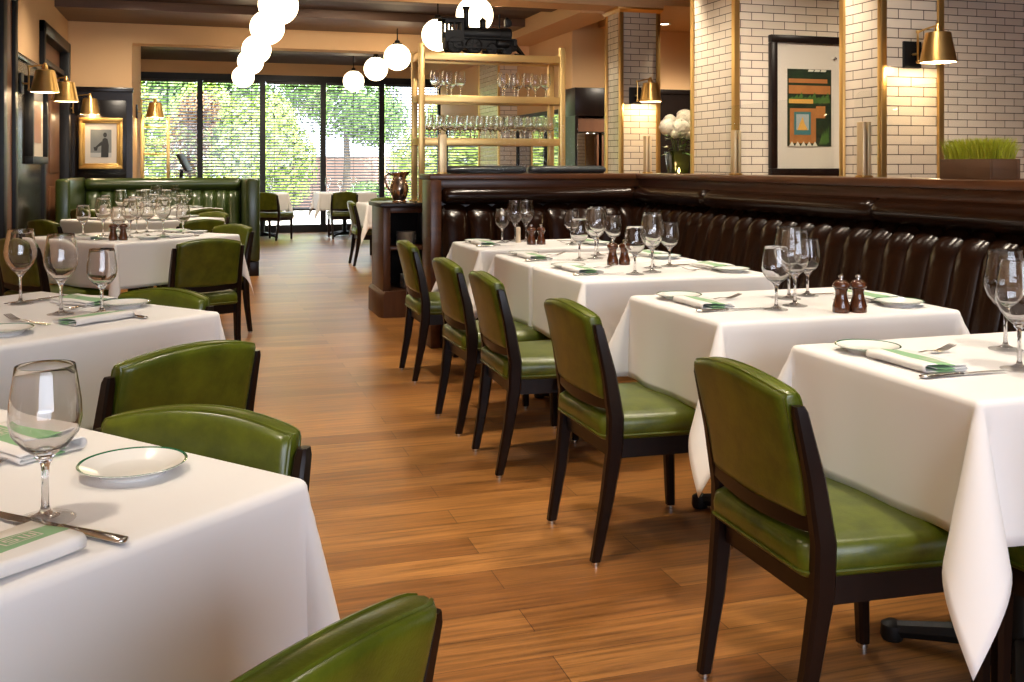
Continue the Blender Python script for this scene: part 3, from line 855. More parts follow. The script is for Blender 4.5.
def make_plate():
    bm = B()
    prof = [(.001, .003), (.045, .003), (.046, 0), (.050, 0), (.052, .004), (.064, .010), (.080, .0165), (.0815, .0175), (.0805, .0188), (.064, .0128), (.052, .0075), (.047, .006), (.001, .006)]
    lathe(bm, prof, 48)
    return mk('bread_plate', bm, M['china'], sharp=60)
plate0 = make_plate(); pl_used = [False]
def plate(x, y, tname):
    if not pl_used[0]: pl_used[0] = True; o = plate0
    else: o = plate0.copy(); COL.objects.link(o)
    o.location = (x, y, TT)
    tag(o, '', 'plate', 'bread plates on the tables')
    pending.setdefault(('white bread plate with green rim', tname), []).append(o)

def make_napkin():
    """linen folded in thirds with a soft roll along each long edge; long axis = x"""
    L = .102; prof = []
    prof += [(-.030, .0075), (.0, .0065), (.048, .0062)]
    prof += [(.052 + .0045 * math.sin(a), .0040 - .0035 * math.cos(a) + .0) for a in [PI - i * PI / 5 for i in range(6)]]
    prof += [(.0, .0012), (-.050, .0012)]
    prof += [(-.054 - .0085 * math.sin(i * PI / 8), .0100 - .0088 * math.cos(i * PI / 8)) for i in range(9)]
    prof += [(-.02, .0172), (.02, .0145), (.055, .0118)]
    bm = B(); n = 14
    rows = []
    for i in range(n + 1):
        x = -L + 2 * L * i / n
        e = 1 - abs(x) / L
        rows.append([(x, py + .003 * math.sin(x * 20), pz + .0012 * math.sin(x * 34 + py * 60)) for py, pz in prof])
    loft(bm, rows, cap=False, closed=False)
    o = mk('napkin', bm, M['napkin'], sharp=80)
    m = o.modifiers.new('thickness', 'SOLIDIFY'); m.thickness = .0016; m.offset = 0
    # small pale emblem woven on the green band: a square border with two strokes
    bm = B(); z = .0186
    def rc(x0, x1, y0, y1):
        def zz(y): return .0184 - (y + .02) * .075 + .0016
        bm.faces.new([bm.verts.new((x, y, zz(y))) for x, y in ((x0, y0), (x1, y0), (x1, y1), (x0, y1))])
    for x0, x1, y0, y1 in ((-.03, .03, -.019, -.0165), (-.03, .03, .0165, .019), (-.03, -.0275, -.0165, .0165), (.0275, .03, -.0165, .0165),
                           (-.021, -.004, .008, .011), (-.021, -.004, -.0015, .0015), (-.021, -.004, -.011, -.008), (-.021, -.018, .0015, .008), (-.007, -.004, -.008, -.0015),
                           (.004, .007, -.011, .011), (.0125, .0155, -.011, .011), (.021, .024, -.011, .011), (.007, .021, -.011, -.008)):
        rc(x0 * .8 + .05, x1 * .8 + .05, y0 * .8, y1 * .8)
    mk('woven_emblem', bm, M['linen'], o)
    return o
nap0 = make_napkin(); nap_used = [False]
def napkin(x, y, rz, tname):
    if not nap_used[0]: nap_used[0] = True; o = nap0
    else:
        o = nap0.copy(); COL.objects.link(o)
        for ch in list(nap0.children):
            c = ch.copy(); COL.objects.link(c); c.parent = o
    o.location = (x, y, TT + .003); o.rotation_euler = (0, 0, rz)
    tag(o, '', 'napkin', 'folded napkins on the tables')
    pending.setdefault(('folded white napkin with green band', tname), []).append(o)

def make_fork():
    bm = B()
    def zc(x): return .0018 + .005 * math.exp(-((x - .02) / .025) ** 2) + .017 * max(0, (x - .045) / .06) ** 1.4
    secs = [(-.10, .0055), (-.095, .0085), (-.06, .0072), (-.02, .0038), (.02, .003), (.035, .0055), (.045, .0115), (.056, .0125)]
    loft(bm, [[(x, -w, zc(x)), (x, w, zc(x)), (x, w, zc(x) + .0022), (x, -w, zc(x) + .0022)] for x, w in secs])
    for k in range(4):
        y = -.0105 + k * .007
        loft(bm, [[(x, y - w, zc(x)), (x, y + w, zc(x)), (x, y + w, zc(x) + .002), (x, y - w, zc(x) + .002)] for x, w in ((.055, .0022), (.075, .0019), (.095, .0016), (.104, .0008))])
    return mk('fork', bm, M['steel'], sharp=50)
def make_knife():
    bm = B()
    loft(bm, [[(x, w * math.cos(a), .005 + h * math.sin(a)) for a in [2 * PI * q / 10 for q in range(10)]] for x, w, h in ((-.12, .003, .002), (-.117, .0085, .0042), (-.10, .0095, .0048), (-.05, .0075, .0042), (-.015, .006, .0036), (-.008, .0072, .004), (-.004, .005, .003))])
    h = mk('knife', bm, M['steel'], sharp=60)
    bm = B()
    loft(bm, [[(x, y0, .0046), (x, y1, .0040), (x, y1, .0046), (x, y0, .0062)] for x, y0, y1 in ((-.006, -.005, .005), (.03, -.006, .009), (.08, -.006, .010), (.105, -.006, .007), (.115, -.006, -.002))])
    mk('blade', bm, M['steel'], h)
    return h
fork0, knife0 = make_fork(), make_knife(); fk_used = [False, False]
def cutlery(src, i, x, y, rz, tname, cat, text):
    if not fk_used[i]: fk_used[i] = True; o = src
    else:
        o = src.copy(); COL.objects.link(o)
        for ch in list(src.children):
            c = ch.copy(); COL.objects.link(c); c.parent = o
    o.location = (x, y, TT); o.rotation_euler = (0, 0, rz)
    tag(o, '', cat, text + 's on the tables')
    pending.setdefault(('polished steel table ' + text, tname), []).append(o)

def make_mill():
    t = thing('pepper_mill', '', 'mill', (0, 0, 0))
    bm = B(); lathe(bm, [(.001, 0), (.0265, 0), (.028, .003), (.0275, .022), (.022, .040), (.0185, .055), (.0185, .068), (.0215, .074), (.0215, .077)], 28); mk('body', bm, M['mill'], t, sharp=50)
    bm = B(); lathe(bm, [(.018, .077), (.025, .079), (.0275, .086), (.0255, .095), (.017, .1025), (.008, .105), (.001, .1055)], 28); mk('head', bm, M['mill'], t, sharp=60)
    bm = B(); lathe(bm, [(.005, .105), (.0042, .110), (.0085, .113), (.0085, .118), (.006, .121), (.001, .1215)], 16); mk('knob', bm, M['steel'], t)
    return t
mill0 = make_mill(); ml_used = [False]
def mill(x, y, tname):
    if not ml_used[0]: ml_used[0] = True; o = mill0; o.location = (x, y, TT)
    else: o = dup(mill0, (x, y, TT), 0)
    o['group'] = 'dark wooden mills on the tables'
    pending.setdefault(('dark brown wooden mill', tname), []).append(o)

def setting(cx, cy, head, half, tname, pl=(-.17, .10), nk=(.05, .11), fk=-.045, kn=.19, S=(.20, .22), T=(.14, .35), parts='pnfkST', fd=.17, kr=0.0, kd=.17):
    """place setting; head = direction the diner faces (radians); half = table half depth; coordinates are (right, in from the edge)"""
    fx, fy = math.cos(head), math.sin(head); rx, ry = fy, -fx
    def at(s, d):
        k = -half + d
        return cx + fx * k + rx * s, cy + fy * k + ry * s
    if 'p' in parts: plate(*at(*pl), tname)
    if 'n' in parts: napkin(*at(*nk), head - PI / 2, tname)
    if 'f' in parts: cutlery(fork0, 0, *at(fk, fd), head + .05, tname, 'fork', 'fork')
    if 'k' in parts: cutlery(knife0, 1, *at(kn, kd), head + kr, tname, 'knife', 'knife')
    if 'S' in parts: glass(*at(*S), False, tname)
    if 'T' in parts: glass(*at(*T), True, tname)

RN = ['nearest right-hand banquette table', 'second right-hand banquette table', 'third right-hand banquette table', 'fourth right-hand banquette table', 'farthest right-hand banquette table']
RT = [(1.66, 2.31), (2.72, 3.36), (3.85, 4.475), (4.545, 5.12), (5.44, 6.06)]
RXC, RW = 1.95, .87
for i, (y0, y1) in enumerate(RT):
    n = 'the ' + RN[i]
    cy, l = (y0 + y1) / 2, y1 - y0
    table(RXC, cy, RW, l, 0, .30, n, 20 + i, abut=(0, 0, 1, -1, 0)[i])
    kw = dict(pl=(-.185, .115), nk=(-.01, .12), fk=-.115, kn=.125, S=(.15, .30), T=(.09, .41), fd=.22, kd=.14)
    if i == 0:
        setting(RXC, cy, 0, RW / 2, n, parts='pnfk', **kw)
        glass(1.99, 2.09, True, n); glass(1.825, 1.875, True, n); glass(1.98, 1.90, False, n)
    else:
        if i == 4: kw.update(S=(-.14, .26), T=(-.225, .37))
        setting(RXC, cy, 0, RW / 2, n, **kw)
        if i == 4: kw.update(T=(.22, .43))
        if i < 4: kw.update(S=(.12, .27), T=(.07, .38))
        setting(RXC, cy, PI, RW / 2, n, **kw)
    for k in range(2):
        if i == 1: mill(1.985 + .056 * k, cy - .262 - .012 * k, n)
        if i == 2: mill(1.885 + .056 * k, cy + .262 - .012 * k, n)
        if i == 4: mill(1.90 + .058 * k, cy - .05 - .012 * k, n)
# candle on the farthest table
t = thing('candle', 'small ivory candle on the farthest right-hand banquette table', 'candle', (1.875, 5.88, TT))
bm = B(); lathe(bm, [(.016, 0), (.018, .004), (.014, .012), (.014, .09), (.010, .094), (.001, .094)], 16); mk('wax', bm, M['candle'], t)
bm = B(); tube(bm, [(0, 0, .094), (.001, 0, .102)], .001, 6); mk('wick', bm, M['black'], t)

for i, yc in enumerate((1.985, 3.08, 3.99, 4.64, 5.79)):
    chair(1.415 + (.01, .01, -.02, -.03, .01)[i], yc, (0, 1, -1, 1, 0)[i], 'green leather chair on the aisle side of the ' + RN[i], 'chairs along the right-hand tables')
chair(1.88, 1.57, 90, 'green leather chair tucked under the near end of the ' + RN[0], 'chairs along the right-hand tables')

LN = ['nearest left-hand table', 'second left-hand table', 'middle left-hand table', 'fourth left-hand table', 'left-hand table in the green booth']
A = math.radians(40); S_ = .96
LT = [(-.535, 1.61), (-.63, 3.46), (-.43, 7.22), (-.48, 9.5), (-.45, 11.6)]
E1 = (math.cos(A), math.sin(A)); E2 = (-math.sin(A), math.cos(A))
def lt(i, a, b): return LT[i][0] + a * E1[0] + b * E2[0], LT[i][1] + a * E1[1] + b * E2[1]
for i, (x, y) in enumerate(LT):
    n = 'the ' + LN[i]
    table(x, y, S_, S_, A, .29, n, 40 + i, 13, .12)
    h = S_ / 2
    if i == 0:
        setting(x, y, A + PI / 2, h, n, parts='nkS', nk=(.028, .07), kn=.155, S=(.168, .157), kr=.14, kd=.11)
        setting(x, y, A + PI, h, n, parts='pnf', nk=(.035, .14), pl=(-.245, .117), fk=-.03, fd=.17)
    elif i == 1:
        setting(x, y, A + PI / 2, h, n, pl=(-.14, .16), nk=(.148, .16), kn=.255, fk=.015, S=(.252, .268), T=(.172, .365), fd=.29)
        setting(x, y, A + PI, h, n, parts='pnfk', pl=(-.14, .09), nk=(.05, .12), kn=.24)
        gx, gy = lt(1, .22, .235); glass(gx + .024, gy, True, n); gx, gy = lt(1, .12, .235); glass(gx - .02, gy, True, n)
    elif i == 2:
        setting(x, y, A + PI / 2, h, n); setting(x, y, A + PI, h, n); setting(x, y, A, h, n, parts='pnfkST'); setting(x, y, A - PI / 2, h, n, parts='pST')
        mill(-.525, 6.80, n); mill(-.465, 6.79, n)
    elif i == 3:
        setting(x, y, A + PI / 2, h, n, parts='pnST'); setting(x, y, A + PI, h, n, parts='pST'); setting(x, y, A, h, n, parts='pST'); setting(x, y, A - PI / 2, h, n, parts='ST')
        # pale candle jar
        o = B(); lathe(o, [(.045, 0), (.047, .01), (.047, .10), (.04, .115), (.042, .125), (.04, .125), (.036, .11), (.001, .11)], 20)
        o = mk('candle_jar', o, M['linen'], loc=(-.80, 9.3, TT)); tag(o, 'pale round candle jar on the fourth left-hand table', 'jar')
    else:
        setting(x, y, A + PI / 2, h, n, parts='pST'); setting(x, y, A + PI, h, n, parts='pnST'); setting(x, y, A, h, n, parts='ST')
gc = 'chairs around the left-hand tables'
def lchair(i, side, dist, deg, label, slide=0.0):
    """side: 'F' = -E2, 'B' = +E1 right-back, 'L' = -E1; dist of the chair back from the table centre"""
    d = dist - .235
    if side == 'F': x, y = lt(i, slide, -d); hd = 90
    elif side == 'B': x, y = lt(i, d, slide); hd = 180
    else: x, y = lt(i, -d, slide); hd = 0
    chair(x, y, 40 + hd + deg, label, gc)
lchair(0, 'F', .88, 0, 'green leather chair on the near side of the nearest left-hand table, seen from behind', .045)
lchair(0, 'B', .573, 16, 'green leather chair tucked in on the far side of the nearest left-hand table', -.20)
lchair(1, 'F', 1.01, -4, 'green leather chair on the near side of the second left-hand table', -.066)
lchair(1, 'B', .57, 9, 'green leather chair tucked in on the far side of the second left-hand table', -.12)
lchair(2, 'F', 1.0, -18, 'green leather chair on the near aisle side of the middle left-hand table', -.14)
lchair(2, 'B', .84, 0, 'green leather chair on the far aisle side of the middle left-hand table')
lchair(2, 'L', .80, 0, 'green leather chair on the wall side of the middle left-hand table')
lchair(3, 'F', 1.02, -10, 'green leather chair on the near aisle side of the fourth left-hand table', -.18)
lchair(3, 'B', .76, 0, 'green leather chair on the far aisle side of the fourth left-hand table')
lchair(3, 'L', .93, 0, 'green leather chair on the wall side of the fourth left-hand table')
lchair(4, 'F', 1.0, -6, 'green leather chair on the aisle side of the left-hand table in the green booth', -.15)
lchair(4, 'L', .86, 0, 'green leather chair on the wall side of the left-hand table in the green booth')

# tables by the far windows
FT = [(1.02, 17.65, .80, .85, 0, 'the far table by the second window'), (2.42, 17.6, .95, .85, 0, 'the far table by the third window'), (2.36, 12.45, .85, .85, 0, 'the far table behind the service cabinet')]
for k, (x, y, w, l, r, n) in enumerate(FT):
    table(x, y, w, l, r, .30, n, 60 + k, 16, .2)
    for q in range(3 if k < 2 else 0): glass(x - .3 + .22 * q, y - .1 + .12 * (q % 2), q != 1, n)
chair(1.17, 16.95, 55, 'green leather chair on the near side of the far table by the second window', 'chairs at the far tables')
chair(2.30, 16.98, 90, 'green leather chair on the near side of the far table by the third window', 'chairs at the far tables')
chair(2.05, 12.38, 0, 'green leather chair on the aisle side of the far table behind the service cabinet', 'chairs at the far tables')
chair(2.42, 13.35, -90, 'green leather chair on the window side of the far table behind the service cabinet', 'chairs at the far tables')
chair(.44, 17.65, 0, 'green leather chair on the left side of the far table by the second window', 'chairs at the far tables')

# labels of the tableware, told apart by their order from the left
for (what, tn), obs in pending.items():
    obs.sort(key=scr_u)
    for i, o in enumerate(obs):
        pw = place_word(i, len(obs))
        o['label'] = (pw + ' ' if pw else '') + what + ' on ' + tn

# ------------------------------------------------------------------ green booth at the back of the left side
t = thing('green_booth', 'tall dark green leather booth with tufted back at the end of the left tables', 'booth', (-.41, 12.9, 0))
bm = B(); box(bm, -1.02, 1.02, .0, .14, 0, 1.06, bev=.02); mk('back_panel', bm, M['green_dark'], t)
bm = B(); channel_panel(bm, 1.76, .42, .93, 12, .04, lambda s, o, z: (-.88 + s, -o, z)); mk('channel_back', bm, M['green_dark'], t, sharp=60)
bm = B(); roll(bm, -.90, .90, 1.01, .08, .075, lambda s, o, z: (s, -o, z)); mk('bolster', bm, M['green_dark'], t, sharp=70)
bm = B(); loft(bm, [rrect(1.76 - q, .50 - q, .05, z, 4, 0, -.26) for q, z in ((.03, .32), (0, .34), (0, .43), (.03, .455), (.1, .465))]); mk('seat', bm, M['green_dark'], t)
for s in (-1, 1):
    bm = B(); box(bm, min(s * .90, s * 1.05), max(s * .90, s * 1.05), -1.40, .14, .16, 1.09, bev=.03, seg=3); mk('side_panel', bm, M['green_dark'], t)
    bm = B(); box(bm, min(s * .90, s * 1.05) + .01, max(s * .90, s * 1.05) - .01, -1.39, .13, 0, .16, bev=.005); mk('side_plinth', bm, M['dark_wood'], t)
bm = B(); box(bm, -.88, .88, -.46, -.02, 0, .32); mk('seat_plinth', bm, M['dark_wood'], t)

# ------------------------------------------------------------------ service cabinet, pitcher, gold rack
cx0, cx1, cy0, cy1 = 1.42, 3.06, 8.06, 8.62
t = thing('service_cabinet', 'dark wood service cabinet with open shelves at the end of the banquette', 'cabinet', (cx0, cy0, 0))
W_, D_ = cx1 - cx0, cy1 - cy0
bm = B(); loft(bm, [[(.03 - q, -.03 + q * 0, z), (W_, -.03, z), (W_, D_, z), (-q, D_, z), (-q, .03, z)] for q, z in ((.03, 0), (.03, .19), (.01, .215))]); mk('plinth', bm, M['cab_wood'], t)
bm = B(); box(bm, -.03, W_ + .01, -.035, D_, .895, .93, bev=.006); mk('top', bm, M['dark_wood'], t)
bm = B(); box(bm, 0, .06, .0, D_, .2, .895, bev=.004); mk('side_panel', bm, M['cab_wood'], t)
bm = B(); box(bm, .40, .455, .0, D_, .2, .895, bev=.004); mk('side_panel', bm, M['cab_wood'], t)
bm = B(); box(bm, .06, W_, D_ - .02, D_, .2, .895); mk('back_panel', bm, M['dark_wood'], t)
bm = B(); box(bm, .06, .40, .02, D_ - .02, .545, .57, bev=.003); mk('shelf', bm, M['cab_wood'], t)
bm = B(); box(bm, .455, W_, .0, .025, .2, .895); mk('door', bm, M['cab_wood'], t)
bm = B(); box(bm, .06, .40, .0, .03, .85, .895, bev=.003); mk('top_rail', bm, M['cab_wood'], t)
for zz, lab, n, xx in ((.57, 'stack of white plates on the upper shelf of the service cabinet', 10, .22), (.215, 'stack of white plates at the bottom of the service cabinet', 10, .25)):
    for k in range(n):
        bm = B(); lathe(bm, [(.001, 0), (.05, 0), (.055, .003), (.082, .012), (.083, .0135), (.055, .006), (.001, .0045)], 28)
        o = mk('side_plate', bm, M['white'], loc=(cx0 + xx, cy0 + .16, zz + k * .0115))
        pos = 'bottom' if k == 0 else ('top' if k == n - 1 else ORD[k] + ' from bottom')
        tag(o, 'white plate, %s of the stack %s of the service cabinet' % (pos, 'on the upper shelf' if zz > .4 else 'on the floor'), 'plate', 'stacked plates in the service cabinet')

t = thing('metal_pitcher', 'shiny metal water pitcher on top of the service cabinet', 'pitcher', (1.575, 8.18, .93), math.radians(8))
bm = B(); lathe(bm, [(.001, 0), (.058, 0), (.06, .008), (.05, .02), (.062, .05), (.077, .09), (.078, .125), (.066, .165), (.055, .195), (.054, .21), (.063, .235), (.068, .245), (.064, .245), (.05, .21), (.001, .20)], 32)
for v in bm.verts:
    if v.co.z > .205 and v.co.x > .02: v.co.x += (v.co.z - .205) * .75 * (v.co.x / .065); v.co.z += (v.co.z - .205) * .25
mk('body', bm, M['copper'], t, sharp=60)
bm = B(); tube(bm, [(-.06, 0, .225), (-.085, 0, .24), (-.115, 0, .225), (-.122, 0, .18), (-.105, 0, .13), (-.075, 0, .095)], .0085, 10); mk('handle', bm, M['copper'], t)

RK = (1.75, 8.12, .93); RL = 1.235; RD = .29
t = thing('glass_rack', 'tall gold metal rack of stemmed glasses behind the dark banquette', 'rack', RK)
for px in (0, RL):
    for py, top in ((0, 1.32), (RD, 1.27)):
        bm = B(); box(bm, px - .024, px + .024, py - .024, py + .024, .012, top, bev=.003); mk('post', bm, M['brass_light'], t)
        bm = B(); box(bm, px - .04, px + .04, py - .04, py + .04, 0, .014, bev=.002); mk('foot_plate', bm, M['brass_light'], t)
SZ = [.505, .862, 1.215]
for z in SZ:
    bm = B()
    box(bm, .024, RL - .024, -.022, -.008, z - .03, z + .03, bev=.002); box(bm, .024, RL - .024, RD + .008, RD + .022, z - .03, z + .03, bev=.002)
    box(bm, -.02, .02, .024, RD - .024, z - .03, z + .03, bev=.002); box(bm, RL - .02, RL + .02, .024, RD - .024, z - .03, z + .03, bev=.002)
    box(bm, .02, RL - .02, -.01, RD + .01, z - .012, z + .002)
    mk('shelf', bm, M['brass_light'], t)
for px in (0, RL):
    bm = B(); tube(bm, [(px, .02, 1.265), (px, RD - .02, 1.255)], .01, 8); mk('top_rail', bm, M['brass_light'], t)

bm = B()
prof = [(.001, 0), (.036, 0), (.036, .003), (.008, .009), (.0042, .02), (.0042, .085), (.012, .096), (.030, .112), (.042, .14), (.042, .165), (.038, .20), (.034, .225), (.033, .225), (.037, .20), (.041, .165), (.041, .14), (.029, .113), (.001, .10)]
lathe(bm, prof, 20); rg0 = mk('stemmed_glass', bm, M['glass'], sharp=60); rg_used = False
def rack_glass(x, y, z, lab, grp, s=1.0):
    global rg_used
    if not rg_used: rg_used = True; o = rg0
    else: o = rg0.copy(); COL.objects.link(o)
    o.location = (x, y, z); o.scale = (s, s, s)
    tag(o, lab, 'glass', grp)
zl = RK[2] + SZ[0] + .002
n = 13
for row, yy in enumerate((.045, .14, .235)):
    for k in range(n):
        rack_glass(RK[0] + .075 + k * .0895 + (.02 if row == 1 else 0), RK[1] + yy, zl, 'empty stemmed glass on the lower rack shelf, %s row, %s' % (('front', 'middle', 'back')[row], place_word(k, n)), 'glasses on the lower rack shelf', .98)
zl = RK[2] + SZ[1] + .002
xs = [(.13, .06), (.185, .19), (.235, .08), (.30, .19), (.35, .07), (.72, .07), (.775, .20), (.825, .07), (.90, .20), (.95, .07), (1.06, .20), (1.11, .07)]
for k, (x, y) in enumerate(xs):
    rack_glass(RK[0] + x, RK[1] + y, zl, 'empty stemmed glass on the upper rack shelf, %s' % place_word(k, len(xs)), 'glasses on the upper rack shelf', 1.05)

# model locomotive on top of the rack (front faces +x)
t = thing('model_locomotive', 'black cast iron model steam locomotive on top of the gold rack', 'model train', (RK[0] + .20, RK[1] + .14, RK[2] + SZ[2] + .032))
t.scale = (1.06, 1.06, 1.06)
def part(nm, fn): bm = B(); fn(bm); return mk(nm, bm, M['iron'], t)
part('frame', lambda b: box(b, .02, .62, -.05, .05, .045, .135, bev=.003))
part('boiler', lambda b: (lathe(b, [(.001, .17), (.05, .17), (.055, .18), (.055, .48), (.059, .482), (.059, .57), (.05, .578), (.001, .58)], 24, (0, 0, .172), axis='X')))
def cab(b):
    for s in (-1, 1):
        for x0, x1, z0, z1 in ((.02, .17, .10, .19), (.02, .04, .19, .255), (.085, .10, .19, .255), (.15, .17, .19, .255), (.02, .17, .255, .275)):
            box(b, x0, x1, s * .066 - .004, s * .066 + .004, z0, z1)
    box(b, .16, .17, -.066, .066, .1, .275)
    loft(b, [[(x, -.08, .272), (x, -.045, .288), (x, .045, .288), (x, .08, .272), (x, .08, .278), (x, .045, .296), (x, -.045, .296), (x, -.08, .278)] for x in (-.015, .19)])
part('cab', cab)
part('smokestack', lambda b: lathe(b, [(.03, .215), (.022, .24), (.020, .33), (.025, .37), (.034, .385), (.03, .39), (.001, .385)], 18, (.205, 0, 0)))
part('steam_dome', lambda b: lathe(b, [(.03, .215), (.026, .23), (.026, .275), (.031, .28), (.02, .296), (.008, .302), (.006, .316), (.001, .318)], 18, (.345, 0, 0)))
part('whistle', lambda b: lathe(b, [(.008, .22), (.006, .31), (.010, .315), (.010, .34), (.001, .345)], 12, (.485, 0, 0)))
part('headlamp', lambda b: (box(b, .53, .575, -.024, .024, .24, .30, bev=.004), lathe(b, [(.020, .575), (.022, .585), (.001, .587)], 16, (0, 0, .27), axis='X'), lathe(b, [(.022, .30), (.012, .315), (.001, .32)], 12, (.55, 0, 0))))
for s in (-1, 1): part('steam_cylinder', lambda b: lathe(b, [(.001, .44), (.032, .44), (.034, .445), (.034, .535), (.032, .54), (.001, .54)], 18, (0, s * .07, .09), axis='X'))
def wheel(x, r):
    def fn(b):
        for s in (-1, 1):
            y = s * .062
            pts = [(r * .88 * math.cos(2 * PI * k / 28) + x, y, r + r * .88 * math.sin(2 * PI * k / 28)) for k in range(28)]
            tube(b, pts, r * .13, 6, True)
            lathe(b, [(.001, y - .01), (r * .24, y - .01), (r * .24, y + .01), (.001, y + .01)], 14, (x, 0, r), axis='Y')
            lathe(b, [(.001, y * .9 - .003), (r * .86, y * .9 - .003), (r * .86, y * .9 + .003), (.001, y * .9 + .003)], 24, (x, 0, r), axis='Y')
            for k in range(8):
                a = 2 * PI * k / 8; tube(b, [(x, y, r), (x + r * .85 * math.cos(a), y, r + r * .85 * math.sin(a))], r * .05, 5)
        tube(b, [(x, -.06, r), (x, .06, r)], .008, 8)
    return part('wheel', fn)
for x, r in ((.10, .072), (.255, .072), (.405, .050), (.53, .050)): wheel(x, r)
part('side_rod', lambda b: [box(b, .09, .50, s * .078 - .003, s * .078 + .003, .05, .062) for s in (-1, 1)])
part('running_board', lambda b: box(b, .17, .60, -.078, .078, .128, .136))
part('cowcatcher', lambda b: [tube(b, [(.60, y, .10), (.69, y * .35, .012)], .006, 5) for y in (-.07, -.05, -.03, -.01, .01, .03, .05, .07)] + [box(b, .585, .61, -.078, .078, .085, .13), tube(b, [(.595, -.075, .012), (.69, 0, .012)], .007, 6), tube(b, [(.595, .075, .012), (.69, 0, .012)], .007, 6)])
part('flagpole', lambda b: tube(b, [(.60, .05, .12), (.60, .05, .225)], .005, 6))
part('stay_rod', lambda b: tube(b, [(.56, .03, .21), (.61, .04, .13)], .004, 6))

# ------------------------------------------------------------------ far right: mirrored cabinet run on the wall, dark cupboard, sideboard with flowers
t = thing('mirror_panel', 'tall dark framed mirror on the far right wall reflecting the windows', 'mirror', (4.4, 12.72, 0), 0, 'dark mirrors on the far right wall')
def mirror(y0, y1, z0, z1, root):
    yc = root.location.y
    bm = B(); picture_frame(bm, y1 - y0, z1 - z0, .05, -.05, 0)
    o = mk('frame', bm, M['black'], root); o.rotation_euler = (0, 0, -PI / 2); o.location = (0, (y0 + y1) / 2 - yc, (z0 + z1) / 2)
    bm = B(); box(bm, -.03, -.004, y0 + .04 - yc, y1 - .04 - yc, z0 + .04, z1 - .04); mk('mirror_glass', bm, M['mirror'], root)
mirror(11.75, 13.75, .4, 1.95, t)
t = thing('mirror_panel', 'dark framed mirror on the far right wall nearest the windows', 'mirror', (4.4, 16.6, 0), 0, 'dark mirrors on the far right wall')
mirror(15.1, 18.1, .4, 1.95, t)

t = thing('wine_cabinet', 'tall dark cabinet with glass doors and black upper box beside the tiled column', 'cabinet', (4.285, 11.2, 0))
bm = B(); box(bm, 0, .62, 0, .38, 1.83, 2.17, bev=.006); mk('upper_box', bm, M['dark_wood'], t)
bm = B(); box(bm, .0, .04, 0, .38, 0, 1.83); box(bm, .58, .62, 0, .38, 0, 1.83); box(bm, .04, .58, .34, .38, 0, 1.83); box(bm, .04, .58, 0, .36, 0, .1); box(bm, .04, .58, .01, .36, .92, .95); mk('carcass', bm, M['dark_wood'], t)
for x0 in (.0, .31):
    bm = B(); box(bm, x0 + .02, x0 + .29, -.02, 0, .1, 1.62, bev=.004); d = mk('door', bm, M['mirror'], t)
    bm = B(); box(bm, x0 + (.265 if x0 == 0 else .02), x0 + (.285 if x0 == 0 else .04), -.05, -.02, .75, 1.6, bev=.003); mk('door_handle', bm, M['door_wood'], d)
bm = B(); box(bm, .04, .58, .05, .34, 1.64, 1.80); mk('copper_light_box', bm, M['door_wood'], t)

t = thing('sideboard', 'dark sideboard top carrying the hydrangea vase between the tiled walls', 'sideboard', (4.42, 8.62, 0))
bm = B(); box(bm, -.45, .55, -.25, .25, 1.09, 1.13, bev=.005); mk('top', bm, M['dark_wood'], t)
bm = B(); box(bm, -.42, .52, -.22, .22, .08, 1.09, bev=.004); mk('body', bm, M['dark_wood'], t)
for k in range(2):
    bm = B(); box(bm, -.40 + k * .46, .04 + k * .46, -.235, -.22, .14, 1.05, bev=.004); d = mk('door', bm, M['dark_wood'], t)
    bm = B(); lathe(bm, [(.012, -.015), (.006, 0)], 12, (.0 + k * .09, -.24, .65), axis='Y'); mk('knob', bm, M['brass'], d)
bm = B(); box(bm, -.40, .50, -.20, .20, 0, .08); mk('plinth', bm, M['black'], t)

t = thing('flower_vase', 'vase of round white hydrangeas beside the farther tiled column', 'flowers', (4.335, 8.60, 1.13))
bm = B(); loft(bm, [rrect(w, w, .012, z, 3) for w, z in ((.14, 0), (.145, .01), (.20, .24), (.195, .24), (.14, .02))]); mk('vase', bm, M['vase_glass'], t)
heads = [(-.125, -.03, .47, .075), (-.01, -.08, .455, .088), (.085, .02, .555, .085), (.12, -.07, .48, .06), (-.04, .09, .53, .06), (.055, -.11, .40, .045), (-.075, -.09, .405, .04)]
for hx, hy, hz, hr in heads:
    bm = B(); rnd = random.Random(int(hx * 1000 + 500))
    for k in range(260):
        z = 1 - 2 * (k + .5) / 260; a = k * 2.39996; r = math.sqrt(1 - z * z)
        d = Vector((r * math.cos(a), r * math.sin(a), z)); c = d * hr * rnd.uniform(.86, 1.05)
        u = d.orthogonal().normalized(); w = d.cross(u)
        for q in range(4):
            al = q * PI / 2 + rnd.uniform(0, 1); e1 = u * math.cos(al) + w * math.sin(al); e2 = w * math.cos(al) - u * math.sin(al)
            s = .0125; vs = [c, c + e1 * s + e2 * s * .55 + d * .003, c + e1 * s * 1.5 + d * .001, c + e1 * s - e2 * s * .55 + d * .003]
            bm.faces.new([bm.verts.new(v) for v in vs])
    f = mk('hydrangea_bloom', bm, M['petal'], t, loc=(hx, hy, hz))
    bm = B(); tube(bm, [(0, 0, -.02), (-hx * .5, -hy * .5, (.20 - hz) * .6), (-hx * .8, -hy * .8, .06 - hz)], .004, 6); mk('stalk', bm, M['stalk'], f)
bm = B(); rnd = random.Random(5)
